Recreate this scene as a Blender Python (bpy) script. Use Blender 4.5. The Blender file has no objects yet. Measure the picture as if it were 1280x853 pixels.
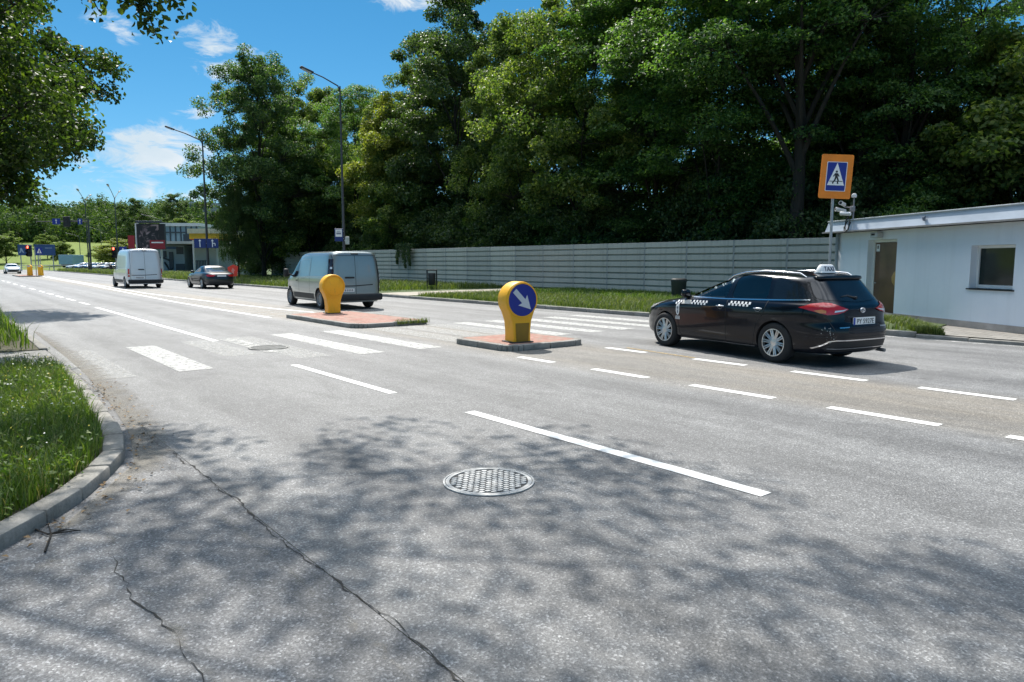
import bpy, bmesh, math, random
import numpy as np
from mathutils import Vector, Matrix, noise as mnoise
from mathutils.bvhtree import BVHTree
from mathutils.geometry import delaunay_2d_cdt

rnd = random.Random(7)
SC = bpy.context.scene
COL = SC.collection
R = math.radians
TAU = math.tau

# ------------------------------------------------------------------ camera
FOC, CAMH = 890.0, 1.6
PITCH = math.atan(98.5 / FOC)
cam_d = bpy.data.cameras.new('camera')
cam = bpy.data.objects.new('camera', cam_d)
COL.objects.link(cam)
cam.location = (0, 0, CAMH)
cam.rotation_euler = (math.pi / 2 - PITCH, 0, 0)
cam_d.sensor_width = 36
cam_d.lens = FOC / 1280 * 36
cam_d.clip_start = 0.05
cam_d.clip_end = 3000
SC.camera = cam

def ray(px, py):
    a = (px - 640) / FOC; b = (426.5 - py) / FOC
    return (a, math.cos(PITCH) + b * math.sin(PITCH), -math.sin(PITCH) + b * math.cos(PITCH))
def at(px, py, z=0.0):          # where a sight line meets the height z
    d = ray(px, py); t = (z - CAMH) / d[2]
    return Vector((d[0] * t, d[1] * t, z))
def far(px, y, z=0.0):          # a spot on the ground at distance y
    d = ray(px, 328); return Vector((d[0] / d[1] * y, y, z))
def hz(py, y):                  # height seen at row py, distance y
    d = ray(640, py); return CAMH + d[2] / d[1] * y

# road frame: u along the street, v across it (v grows to the far side)
DX, DY = -0.62663, 0.77932
NX, NY = 0.77932, 0.62663
ANG = math.atan2(DY, DX)
def W(u, v, z=0.0):
    return Vector((u * DX + v * NX, u * DY + v * NY, z))
def UV(p):
    return (p[0] * DX + p[1] * DY, p[0] * NX + p[1] * NY)

# ------------------------------------------------------------------ materials
def new_mat(name):
    m = bpy.data.materials.new(name); m.use_nodes = True
    return m, m.node_tree, m.node_tree.nodes['Principled BSDF']
def nd(nt, typ, **kw):
    n = nt.nodes.new(typ)
    for k, v in kw.items():
        if k.startswith('i_'):
            key = k[2:]
            n.inputs[int(key) if key.isdigit() else key.replace('_', ' ')].default_value = v
        else:
            setattr(n, k, v)
    return n
def c4(c): return (c[0], c[1], c[2], 1.0)
def ramp(nt, stops, fac=None, interp='LINEAR'):
    r = nt.nodes.new('ShaderNodeValToRGB'); e = r.color_ramp.elements
    r.color_ramp.interpolation = interp
    while len(e) < len(stops): e.new(0.5)
    for el, (p, c) in zip(e, stops):
        el.position = p; el.color = c4(c) if len(c) == 3 else c
    if fac is not None: nt.links.new(fac, r.inputs[0])
    return r
def mixc(nt, fac, a, b, mode='MIX'):
    m = nt.nodes.new('ShaderNodeMix'); m.data_type = 'RGBA'; m.blend_type = mode
    for sock, val in ((m.inputs[0], fac), (m.inputs[6], a), (m.inputs[7], b)):
        if hasattr(val, 'is_output'): nt.links.new(val, sock)
        elif isinstance(val, (int, float)): sock.default_value = val
        else: sock.default_value = c4(val)
    return m.outputs[2]
def mth(nt, op, a, b=0.0, c=None, clamp=False):
    m = nt.nodes.new('ShaderNodeMath'); m.operation = op; m.use_clamp = clamp
    for sock, val in zip(m.inputs, (a, b, c)):
        if val is None: continue
        if hasattr(val, 'is_output'): nt.links.new(val, sock)
        else: sock.default_value = val
    return m.outputs[0]
def coords(nt, scale=(1, 1, 1), kind='Object'):
    t = nt.nodes.new('ShaderNodeTexCoord'); mp = nt.nodes.new('ShaderNodeMapping')
    mp.inputs['Scale'].default_value = scale
    nt.links.new(t.outputs[kind], mp.inputs['Vector']); return mp.outputs[0]
def tnoise(nt, vec, scale, detail=4, rough=0.55, dist=0.0):
    n = nt.nodes.new('ShaderNodeTexNoise')
    n.inputs['Scale'].default_value = scale; n.inputs['Detail'].default_value = detail
    n.inputs['Roughness'].default_value = rough; n.inputs['Distortion'].default_value = dist
    nt.links.new(vec, n.inputs['Vector']); return n.outputs['Fac']
def bump(nt, bs, h, strength, dist):
    b = nt.nodes.new('ShaderNodeBump'); b.inputs['Strength'].default_value = strength
    b.inputs['Distance'].default_value = dist
    nt.links.new(h, b.inputs['Height']); nt.links.new(b.outputs[0], bs.inputs['Normal'])

_M = {}
def surf(name, col, rough=0.6, metal=0.0, var=0.15, scale=3.0, coat=0.0, bmp=0.0, spec=0.5, stretch=(1, 1, 1)):
    """a plain surface with uneven tone and roughness"""
    if name in _M: return _M[name]
    m, nt, bs = new_mat(name)
    v = coords(nt, stretch)
    f = tnoise(nt, v, scale, 6, 0.6)
    lo = [c * (1 - var) for c in col]; hi = [min(1, c * (1 + var)) for c in col]
    r = ramp(nt, [(0.3, lo), (0.7, hi)], f)
    nt.links.new(r.outputs[0], bs.inputs['Base Color'])
    rr = mth(nt, 'MULTIPLY_ADD', f, 0.25 * rough, rough * 0.88)
    nt.links.new(rr, bs.inputs['Roughness'])
    bs.inputs['Metallic'].default_value = metal
    bs.inputs['Coat Weight'].default_value = coat
    bs.inputs['Coat Roughness'].default_value = 0.04
    bs.inputs['Specular IOR Level'].default_value = spec
    if bmp: bump(nt, bs, tnoise(nt, v, scale * 12, 4), bmp, 0.01)
    _M[name] = m; return m

def lamp_mat(name, col, strength):
    m, nt, bs = new_mat(name)
    bs.inputs['Base Color'].default_value = c4(col)
    bs.inputs['Emission Color'].default_value = c4(col)
    bs.inputs['Emission Strength'].default_value = strength
    return m

def asphalt(name, lo, hi, stone_k=0.5, tan=False):
    m, nt, bs = new_mat(name)
    v = coords(nt)
    vs = coords(nt, (0.07, 1.0, 1.0))
    fine = tnoise(nt, v, 75, 4, 0.8)
    vor = nd(nt, 'ShaderNodeTexVoronoi', i_Scale=88.0); nt.links.new(v, vor.inputs['Vector'])
    vor2 = nd(nt, 'ShaderNodeTexVoronoi', i_Scale=150.0); nt.links.new(v, vor2.inputs['Vector'])
    sc = nd(nt, 'ShaderNodeSeparateColor'); nt.links.new(vor.outputs['Color'], sc.inputs[0])
    sc2 = nd(nt, 'ShaderNodeSeparateColor'); nt.links.new(vor2.outputs['Color'], sc2.inputs[0])
    big = tnoise(nt, v, 0.45 , 5, 0.6, 0.4)
    mid = tnoise(nt, v, 5.0, 5, 0.65)
    track = tnoise(nt, vs, 1.1, 4, 0.55)
    base = ramp(nt, [(0.30, lo), (0.70, hi)], mth(nt, 'ADD', mth(nt, 'MULTIPLY', track, 0.55), mth(nt, 'MULTIPLY', big, 0.45)))
    col = mixc(nt, 0.35, base.outputs[0], ramp(nt, [(0.3, [x * .8 for x in lo]), (0.7, [x * 1.1 for x in hi])], mid).outputs[0])
    if tan:
        sp = nd(nt, 'ShaderNodeSeparateXYZ'); tc = nd(nt, 'ShaderNodeTexCoord')
        nt.links.new(tc.outputs['Object'], sp.inputs[0])
        vv = mth(nt, 'MULTIPLY', sp.outputs[1], -1.0)
        a = nd(nt, 'ShaderNodeMapRange', interpolation_type='SMOOTHSTEP', i_1=7.1, i_2=8.0); nt.links.new(vv, a.inputs[0])
        b = nd(nt, 'ShaderNodeMapRange', interpolation_type='SMOOTHSTEP', i_1=10.2, i_2=9.4); nt.links.new(vv, b.inputs[0])
        e = mth(nt, 'MULTIPLY', a.outputs[0], b.outputs[0])
        e = mth(nt, 'MULTIPLY', e, ramp(nt, [(0.3, (0.15,) * 3), (0.7, (0.75,) * 3)], track).outputs[0])
        col = mixc(nt, e, col, (0.235, 0.2, 0.15))
        # oil-dark wheel paths
        for c0, wd, k in ((2.45, .4, .30), (3.75, .4, .2), (5.2, .45, .25), (6.7, .45, .22), (11.0, .45, .35), (12.7, .45, .3), (14.2, .4, .3), (15.6, .4, .25)):
            d = mth(nt, 'ABSOLUTE', mth(nt, 'SUBTRACT', vv, c0))
            q = nd(nt, 'ShaderNodeMapRange', interpolation_type='SMOOTHSTEP', i_1=wd, i_2=0.0); nt.links.new(d, q.inputs[0])
            col = mixc(nt, mth(nt, 'MULTIPLY', q.outputs[0], mth(nt, 'MULTIPLY', mid, k * 2.5)), col, [x * 0.62 for x in lo])
    lanes = tnoise(nt, coords(nt, (0.012, 1.0, 1.0)), 0.9, 3, 0.6)
    col = mixc(nt, 1.0, col, ramp(nt, [(0.35, (0.84,) * 3), (0.65, (1.1,) * 3)], lanes).outputs[0], 'MULTIPLY')
    stain = tnoise(nt, coords(nt, (0.35, 1.0, 1.0)), 2.6, 6, 0.7, 0.5)
    col = mixc(nt, 1.0, col, ramp(nt, [(0.36, (0.78,) * 3), (0.52, (1.0,) * 3)], stain).outputs[0], 'MULTIPLY')
    grain = ramp(nt, [(0.25, (0.45,) * 3), (0.5, (1.0,) * 3), (0.75, (1.6,) * 3)], fine)
    col = mixc(nt, 0.8, col, grain.outputs[0], 'MULTIPLY')
    st1 = ramp(nt, [(0.0, (0.45,) * 3), (0.45, (0.85,) * 3), (0.78, (1.0,) * 3), (0.86, (1.6,) * 3), (1.0, (2.4,) * 3)], sc.outputs[0])
    st2 = ramp(nt, [(0.0, (0.5,) * 3), (0.5, (0.9,) * 3), (0.8, (1.05,) * 3), (1.0, (1.8,) * 3)], sc2.outputs[0])
    col = mixc(nt, stone_k, col, st1.outputs[0], 'MULTIPLY')
    col = mixc(nt, stone_k, col, st2.outputs[0], 'MULTIPLY')
    # dark drips and bitumen patches
    spot = ramp(nt, [(0.66, (1.0,) * 3), (0.74, (0.72,) * 3)], tnoise(nt, v, 1.7, 4, 0.6, 0.8))
    col = mixc(nt, 1.0, col, spot.outputs[0], 'MULTIPLY')
    nt.links.new(col, bs.inputs['Base Color'])
    nt.links.new(mth(nt, 'MULTIPLY_ADD', mid, 0.25, 0.52), bs.inputs['Roughness'])
    bs.inputs['Specular IOR Level'].default_value = 0.45
    h = mth(nt, 'ADD', fine, mth(nt, 'MULTIPLY', vor.outputs['Distance'], 0.8))
    bump(nt, bs, h, 0.55, 0.008)
    return m

def paint_mat(name, col, wear=0.3, scale=6.0, soft=.06, edge=False):
    """road paint: worn through to the asphalt where noise says so"""
    m, nt, bs = new_mat(name)
    v = coords(nt)
    n1 = tnoise(nt, v, scale, 8, 0.7); n2 = tnoise(nt, v, scale * 12, 3, 0.7)
    f = mth(nt, 'ADD', mth(nt, 'MULTIPLY', n1, 0.6), mth(nt, 'MULTIPLY', n2, 0.4))
    r = ramp(nt, [(0.0, (0, 0, 0)), (max(0.01, wear - soft), (0, 0, 0)), (wear + soft, (1, 1, 1))], f)
    cc = mixc(nt, n2, [c * 0.82 for c in col], col)
    nt.links.new(cc, bs.inputs['Base Color'])
    bs.inputs['Roughness'].default_value = 0.6
    tr = nt.nodes.new('ShaderNodeBsdfTransparent'); mx = nt.nodes.new('ShaderNodeMixShader')
    out = nt.nodes['Material Output']
    nt.links.new(r.outputs[0], mx.inputs[0]); nt.links.new(tr.outputs[0], mx.inputs[1])
    nt.links.new(bs.outputs[0], mx.inputs[2]); nt.links.new(mx.outputs[0], out.inputs[0])
    return m

def leaf_mat(name, c1, c2, c3, trans=0.35, spec=0.3):
    m, nt, bs = new_mat(name)
    g = nt.nodes.new('ShaderNodeNewGeometry')
    v = coords(nt)
    n = tnoise(nt, v, 0.55, 3, 0.5)
    f = mth(nt, 'ADD', mth(nt, 'MULTIPLY', g.outputs['Random Per Island'], 0.55), mth(nt, 'MULTIPLY', n, 0.45))
    r = ramp(nt, [(0.25, c1), (0.5, c2), (0.78, c3)], f)
    nt.links.new(r.outputs[0], bs.inputs['Base Color'])
    bs.inputs['Roughness'].default_value = 0.52
    bs.inputs['Specular IOR Level'].default_value = spec
    t = nt.nodes.new('ShaderNodeBsdfTranslucent')
    tc = mixc(nt, 1.0, r.outputs[0], (1.95, 2.2, 0.68), 'MULTIPLY')
    nt.links.new(tc, t.inputs[0])
    mx = nt.nodes.new('ShaderNodeMixShader'); mx.inputs[0].default_value = trans
    out = nt.nodes['Material Output']
    nt.links.new(bs.outputs[0], mx.inputs[1]); nt.links.new(t.outputs[0], mx.inputs[2])
    nt.links.new(mx.outputs[0], out.inputs[0])
    return m

def glass_mat(name, tint, refl=1.0, rough=0.02):
    m, nt, bs = new_mat(name)
    tr = nt.nodes.new('ShaderNodeBsdfTransparent'); tr.inputs[0].default_value = c4(tint)
    gl = nt.nodes.new('ShaderNodeBsdfGlossy'); gl.inputs['Roughness'].default_value = rough
    fr = nt.nodes.new('ShaderNodeFresnel'); fr.inputs[0].default_value = 1.6
    mx = nt.nodes.new('ShaderNodeMixShader')
    nt.links.new(mth(nt, 'MULTIPLY_ADD', fr.outputs[0], refl, 0.03), mx.inputs[0])
    nt.links.new(tr.outputs[0], mx.inputs[1]); nt.links.new(gl.outputs[0], mx.inputs[2])
    nt.links.new(mx.outputs[0], nt.nodes['Material Output'].inputs[0])
    return m

# ------------------------------------------------------------------ mesh collector
class MB:
    def __init__(s): s.v = []; s.f = []; s.mi = []; s.m = 0; s.T = Matrix.Identity(4)
    def add(s, vs, fs):
        o = len(s.v)
        s.v += [tuple(s.T @ Vector(p)) for p in vs]
        for f in fs: s.f.append([o + i for i in f]); s.mi.append(s.m)
    def box(s, c, d, rz=0.0, bev=0.0, taper=1.0):
        x, y, z = d[0] / 2, d[1] / 2, d[2] / 2
        M = Matrix.Translation(c) @ Matrix.Rotation(rz, 4, 'Z')
        if bev <= 0:
            vs = [(sx * x * (taper if sz > 0 else 1), sy * y * (taper if sz > 0 else 1), sz * z) for sz in (-1, 1) for sy in (-1, 1) for sx in (-1, 1)]
            fs = [(0, 2, 3, 1), (4, 5, 7, 6), (0, 1, 5, 4), (2, 6, 7, 3), (0, 4, 6, 2), (1, 3, 7, 5)]
            s.add([M @ Vector(p) for p in vs], fs)
        else:
            b = min(bev, x * .9, y * .9, z * .9)
            bm = bmesh.new(); bmesh.ops.create_cube(bm, size=1)
            for p in bm.verts:
                k = taper if p.co.z > 0 else 1
                p.co = Vector((p.co.x * d[0] * k, p.co.y * d[1] * k, p.co.z * d[2]))
            bmesh.ops.bevel(bm, geom=bm.edges[:], offset=b, segments=2, affect='EDGES', profile=0.5)
            bm.verts.index_update()
            s.add([M @ p.co for p in bm.verts], [[q.index for q in f.verts] for f in bm.faces]); bm.free()
    def tube(s, pts, rad, n=8, caps=True):
        pts = [Vector(p) for p in pts]
        if not hasattr(rad, '__len__'): rad = [rad] * len(pts)
        vs = []; fs = []; prev = None
        for i, p in enumerate(pts):
            t = (pts[min(i + 1, len(pts) - 1)] - pts[max(i - 1, 0)]).normalized()
            if prev is None:
                a = t.orthogonal().normalized()
            else:
                a = prev - t * prev.dot(t)
                a = a.normalized() if a.length > 1e-6 else t.orthogonal().normalized()
            prev = a; b = t.cross(a)
            vs += [p + (a * math.cos(TAU * k / n) + b * math.sin(TAU * k / n)) * rad[i] for k in range(n)]
        for i in range(len(pts) - 1):
            for k in range(n):
                fs.append((i * n + k, i * n + (k + 1) % n, (i + 1) * n + (k + 1) % n, (i + 1) * n + k))
        if caps:
            fs.append(tuple(range(n))[::-1]); fs.append(tuple((len(pts) - 1) * n + k for k in range(n)))
        s.add(vs, fs)
    def lathe(s, prof, n=32, axis='Z', c=(0, 0, 0), cap=True):
        vs = []; fs = []
        for r, h in prof:
            for k in range(n):
                a = TAU * k / n; x, y = r * math.cos(a), r * math.sin(a)
                p = (x, y, h) if axis == 'Z' else ((x, h, -y) if axis == 'Y' else (h, x, y))
                vs.append((p[0] + c[0], p[1] + c[1], p[2] + c[2]))
        for i in range(len(prof) - 1):
            for k in range(n):
                fs.append((i * n + k, i * n + (k + 1) % n, (i + 1) * n + (k + 1) % n, (i + 1) * n + k))
        if cap:
            fs.append(tuple(range(n))[::-1]); fs.append(tuple((len(prof) - 1) * n + k for k in range(n)))
        s.add(vs, fs)
    def prism(s, outline, h0, h1, M=None):
        n = len(outline)
        vs = [(x, y, h0) for x, y in outline] + [(x, y, h1) for x, y in outline]
        fs = [tuple(range(n))[::-1], tuple(range(n, 2 * n))]
        fs += [(i, (i + 1) % n, n + (i + 1) % n, n + i) for i in range(n)]
        if M is not None: vs = [M @ Vector(p) for p in vs]
        s.add(vs, fs)
    def text(s, txt, size, M, ext=0.002, align='CENTER'):
        cu = bpy.data.curves.new('t', 'FONT'); cu.body = txt; cu.size = size; cu.extrude = ext
        cu.align_x = align; cu.align_y = 'CENTER'; cu.resolution_u = 3
        o = bpy.data.objects.new('t', cu); COL.objects.link(o)
        dg = bpy.context.evaluated_depsgraph_get(); dg.update()
        me = bpy.data.meshes.new_from_object(o.evaluated_get(dg))
        s.add([M @ p.co for p in me.vertices], [list(p.vertices) for p in me.polygons])
        bpy.data.objects.remove(o); bpy.data.curves.remove(cu); bpy.data.meshes.remove(me)
    def build(s, name, mats, parent=None, smooth=None, loc=None, rz=None):
        me = bpy.data.meshes.new(name)
        me.from_pydata(s.v, [], s.f)
        if not isinstance(mats, (list, tuple)): mats = [mats]
        for m in mats: me.materials.append(m)
        me.polygons.foreach_set('material_index', s.mi)
        bm = bmesh.new(); bm.from_mesh(me)
        bmesh.ops.recalc_face_normals(bm, faces=bm.faces[:])
        if smooth is not None:
            for f in bm.faces: f.smooth = True
            for e in bm.edges:
                if len(e.link_faces) == 2 and e.calc_face_angle(0) > R(smooth): e.smooth = False
        bm.to_mesh(me); bm.free(); me.update()
        o = bpy.data.objects.new(name, me); COL.objects.link(o)
        if parent is not None: o.parent = parent
        if loc is not None: o.location = loc
        if rz is not None: o.rotation_euler.z = rz
        return o

def tag(o, label, cat, group=None, kind=None):
    o['label'] = label; o['category'] = cat
    if group: o['group'] = group
    if kind: o['kind'] = kind
    return o
def thing(name, loc, rz, label, cat, group=None):
    o = bpy.data.objects.new(name, None); COL.objects.link(o)
    o.empty_display_size = 0.2
    o.location = loc; o.rotation_euler.z = rz
    return tag(o, label, cat, group)
def struct(o, kind='structure'):
    o['kind'] = kind; return o
def kids(o): return [c for c in bpy.data.objects if c.parent == o]
def copy_tree(o, parent=None):
    c = o.copy(); COL.objects.link(c)
    if parent is not None: c.parent = parent
    for ch in kids(o): copy_tree(ch, c)
    return c
def basis(origin, right, up):
    r = Vector(right).normalized(); n = r.cross(Vector(up)).normalized(); u = n.cross(r)
    return Matrix(((r.x, u.x, n.x, origin[0]), (r.y, u.y, n.y, origin[1]), (r.z, u.z, n.z, origin[2]), (0, 0, 0, 1)))
def np_mesh(name, verts, faces, mats, parent=None, smooth=False):
    """fast build: faces is an (n,k) array of equal polygons"""
    me = bpy.data.meshes.new(name)
    nv, (nf, k) = len(verts), faces.shape
    me.vertices.add(nv); me.vertices.foreach_set('co', np.asarray(verts, dtype=np.float32).ravel())
    me.loops.add(nf * k); me.loops.foreach_set('vertex_index', faces.astype(np.int32).ravel())
    me.polygons.add(nf); me.polygons.foreach_set('loop_start', np.arange(0, nf * k, k, dtype=np.int32))
    me.update(calc_edges=True)
    me.materials.append(mats)
    if smooth: me.polygons.foreach_set('use_smooth', np.ones(nf, dtype=bool))
    o = bpy.data.objects.new(name, me); COL.objects.link(o)
    if parent is not None: o.parent = parent
    return o
# ------------------------------------------------------------------ light
SUN_AZ, SUN_EL = R(-20), R(53)       # azimuth from +Y, clockwise positive
w = bpy.data.worlds.new('World'); SC.world = w; w.use_nodes = True
nt = w.node_tree; bg = nt.nodes['Background']
sky = nd(nt, 'ShaderNodeTexSky', sky_type='NISHITA', sun_disc=False, sun_elevation=SUN_EL, sun_rotation=SUN_AZ,
         air_density=1.0, dust_density=0.05, ozone_density=3.0, altitude=600)
sep = nd(nt, 'ShaderNodeSeparateColor'); nt.links.new(sky.outputs[0], sep.inputs[0])
cmb = nd(nt, 'ShaderNodeCombineColor')
nt.links.new(mth(nt, 'MULTIPLY', mth(nt, 'POWER', mth(nt, 'DIVIDE', sep.outputs[0], 2.27), 1.6), .29), cmb.inputs[0])
nt.links.new(mth(nt, 'MULTIPLY', sep.outputs[1], .332), cmb.inputs[1])
nt.links.new(mth(nt, 'MULTIPLY', sep.outputs[2], .385), cmb.inputs[2])
tc = nd(nt, 'ShaderNodeTexCoord')
dirv = tc.outputs['Generated']
# real clouds stand in given directions of the sky: (px, py, half width, half height, strength)
def vdot(a, vec):
    n = nt.nodes.new('ShaderNodeVectorMath'); n.operation = 'DOT_PRODUCT'
    nt.links.new(a, n.inputs[0]); n.inputs[1].default_value = vec; return n.outputs['Value']
mask = None
CLOUDS = [(208, 188, 100, 40, 1.15), (205, 243, 90, 20, .8), (258, 140, 48, 16, .9), (272, 52, 62, 28, .9), (292, 88, 48, 20, .95),
          (146, 34, 36, 20, .9), (520, -2, 70, 20, 1.0), (110, 215, 40, 40, .5), (60, 262, 90, 22, .5), (190, 262, 90, 12, .42),
          (-300, 60, 200, 80, .8), (1500, 40, 260, 70, .8), (800, -260, 300, 60, .8), (300, -300, 250, 60, .8)]
for px, py, sx, sy, k in CLOUDS:
    c = Vector(ray(px, py)).normalized()
    rt = Vector((c.y, -c.x, 0)).normalized(); up = rt.cross(c)
    a = mth(nt, 'DIVIDE', vdot(dirv, rt), sx / FOC)
    b = mth(nt, 'DIVIDE', mth(nt, 'SUBTRACT', vdot(dirv, up), 0.0), sy / FOC)
    q = mth(nt, 'ADD', mth(nt, 'POWER', mth(nt, 'ABSOLUTE', a), 2), mth(nt, 'POWER', mth(nt, 'ABSOLUTE', b), 2))
    e = mth(nt, 'MULTIPLY', mth(nt, 'SUBTRACT', 1.0, mth(nt, 'SQRT', q)), 1.0)
    e = mth(nt, 'MAXIMUM', e, 0.0)
    fwd = mth(nt, 'GREATER_THAN', vdot(dirv, c), 0.0)
    e = mth(nt, 'MULTIPLY', mth(nt, 'MULTIPLY', e, fwd), k)
    mask = e if mask is None else mth(nt, 'MAXIMUM', mask, e)
mp = nd(nt, 'ShaderNodeMapping'); mp.inputs['Scale'].default_value = (1, 1, 2.6)
nt.links.new(dirv, mp.inputs['Vector'])
n1 = tnoise(nt, mp.outputs[0], 15, 10, 0.66, 0.7)
n2 = tnoise(nt, mp.outputs[0], 4, 5, 0.6, 0.2)
dens = mth(nt, 'ADD', mth(nt, 'MULTIPLY', mask, 1.6), mth(nt, 'MULTIPLY', mth(nt, 'SUBTRACT', n1, 0.60), 5.0))
dens = mth(nt, 'MULTIPLY', dens, mth(nt, 'MULTIPLY', mask, 3.0, clamp=True), clamp=True)
cloudc = ramp(nt, [(0.38, (2.5, 2.9, 3.2)), (0.6, (3.5, 3.55, 3.6))], n2)
mixs = mixc(nt, mth(nt, 'MULTIPLY', dens, 0.95), cmb.outputs[0], cloudc.outputs[0])
# unseen broken cloud high overhead, added to brighten the shade
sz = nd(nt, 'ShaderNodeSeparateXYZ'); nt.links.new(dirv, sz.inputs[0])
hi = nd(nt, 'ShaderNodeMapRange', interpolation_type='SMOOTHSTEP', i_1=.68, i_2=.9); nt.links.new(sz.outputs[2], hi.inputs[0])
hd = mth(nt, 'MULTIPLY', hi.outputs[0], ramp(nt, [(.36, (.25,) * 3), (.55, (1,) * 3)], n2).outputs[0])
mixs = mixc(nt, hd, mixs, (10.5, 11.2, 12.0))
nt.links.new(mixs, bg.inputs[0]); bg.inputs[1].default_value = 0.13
sl = bpy.data.lights.new('sun', 'SUN'); sl.energy = 3.2; sl.angle = R(0.53); sl.color = (1.0, 0.95, 0.87)
so = bpy.data.objects.new('sun', sl); COL.objects.link(so)
sd = Vector((math.sin(SUN_AZ) * math.cos(SUN_EL), math.cos(SUN_AZ) * math.cos(SUN_EL), math.sin(SUN_EL)))
so.rotation_euler = sd.to_track_quat('Z', 'Y').to_euler(); so.location = (-8, 20, 40)
vs_ = SC.view_settings
vs_.view_transform = 'Standard'; vs_.look = 'None'; vs_.exposure = 1.1; vs_.gamma = 1.0; vs_.use_curve_mapping = False

# ------------------------------------------------------------------ ground, road
M_asph = asphalt('asphalt', (0.125, 0.125, 0.127), (0.245, 0.245, 0.242), tan=True)
M_asph2 = asphalt('older_asphalt', (0.10, 0.102, 0.106), (0.19, 0.19, 0.192), .6)
def soil_mat():
    m, nt, bs = new_mat('soil')
    v = coords(nt)
    a = tnoise(nt, v, 1.3, 8, 0.7); b = tnoise(nt, v, 30, 5, 0.7)
    r = ramp(nt, [(0.3, (0.05, 0.055, 0.025)), (0.5, (0.09, 0.085, 0.05)), (0.75, (0.17, 0.15, 0.11))], mth(nt, 'ADD', mth(nt, 'MULTIPLY', a, 0.6), mth(nt, 'MULTIPLY', b, 0.4)))
    nt.links.new(r.outputs[0], bs.inputs['Base Color']); bs.inputs['Roughness'].default_value = 0.95
    bump(nt, bs, b, 0.8, 0.03); return m
def turf_mat(name, a1, a2, a3):
    m, nt, bs = new_mat(name)
    v = coords(nt)
    a = tnoise(nt, v, 0.35, 8, 0.7); b = tnoise(nt, v, 9, 5, 0.8)
    r = ramp(nt, [(0.3, a1), (0.5, a2), (0.72, a3)], mth(nt, 'ADD', mth(nt, 'MULTIPLY', a, 0.5), mth(nt, 'MULTIPLY', b, 0.5)))
    nt.links.new(r.outputs[0], bs.inputs['Base Color']); bs.inputs['Roughness'].default_value = 0.95
    bump(nt, bs, b, 1.0, 0.08); return m
M_soil = soil_mat()
M_turf = turf_mat('turf', (0.035, 0.055, 0.015), (0.06, 0.095, 0.025), (0.1, 0.11, 0.05))
M_meadow = turf_mat('meadow', (0.07, 0.115, 0.012), (0.12, 0.165, 0.014), (0.18, 0.21, 0.025))
M_white = paint_mat('road_paint_white', (0.8, 0.8, 0.78), 0.33)
M_worn = paint_mat('road_paint_worn', (0.50, 0.50, 0.48), 0.525, 17.0, .1)
M_faint = paint_mat('road_paint_faint', (0.6, 0.6, 0.57), 0.52)
M_yellow = paint_mat('road_paint_yellow', (0.5, 0.34, 0.1), 0.5, 14.0, .12)
def kerb_mat():
    m, nt, bs = new_mat('kerb_concrete')
    v = coords(nt)
    a = tnoise(nt, v, 2.2, 8, 0.7); b = tnoise(nt, v, 45, 4, 0.7)
    r = ramp(nt, [(0.3, (0.10, 0.095, 0.085)), (0.5, (0.24, 0.23, 0.21)), (0.72, (0.37, 0.355, 0.33))], mth(nt, 'ADD', mth(nt, 'MULTIPLY', a, 0.7), mth(nt, 'MULTIPLY', b, 0.3)))
    nt.links.new(r.outputs[0], bs.inputs['Base Color']); bs.inputs['Roughness'].default_value = 0.9
    bump(nt, bs, b, 0.5, 0.012); return m
M_kerb = kerb_mat()
M_dirt = surf('dry_dirt', (0.27, 0.24, 0.2), 0.95, var=0.45, scale=9, bmp=0.6)
M_crack = surf('crack', (0.035, 0.033, 0.03), 0.95, var=0.5, scale=20)
M_iron = surf('cast_iron', (0.42, 0.42, 0.41), 0.55, metal=0.2, var=0.35, scale=14)
M_dark = surf('black_matt', (0.012, 0.012, 0.013), 0.6, var=0.3)

def sheet(name, poly, z, mat, z0=None):
    """flat polygon given in (u, v); with z0 it gets sides down to z0"""
    mb = MB()
    pts = [(u, -v) for u, v in poly]
    if z0 is None: mb.add([(x, y, z) for x, y in pts], [tuple(range(len(pts)))])
    else: mb.prism(pts, z0, z)
    o = mb.build(name, mat, rz=ANG)
    me = o.data
    if z0 is None and me.polygons[0].normal.z < 0: me.flip_normals()
    return struct(o)
mb = MB(); mb.add([(-900, -300, -.03), (900, -300, -.03), (900, 1500, -.03), (-900, 1500, -.03)], [(0, 1, 2, 3)])
struct(mb.build('ground', M_turf))
sheet('road', [(-40, 1.47), (420, 1.47), (420, 16.3), (-40, 16.3)], 0.0, M_asph)
sheet('side_road', [(-40, -60), (150.0, -60), (150.0, 1.466), (-40, 1.466)], 0.0, M_asph2)

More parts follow.
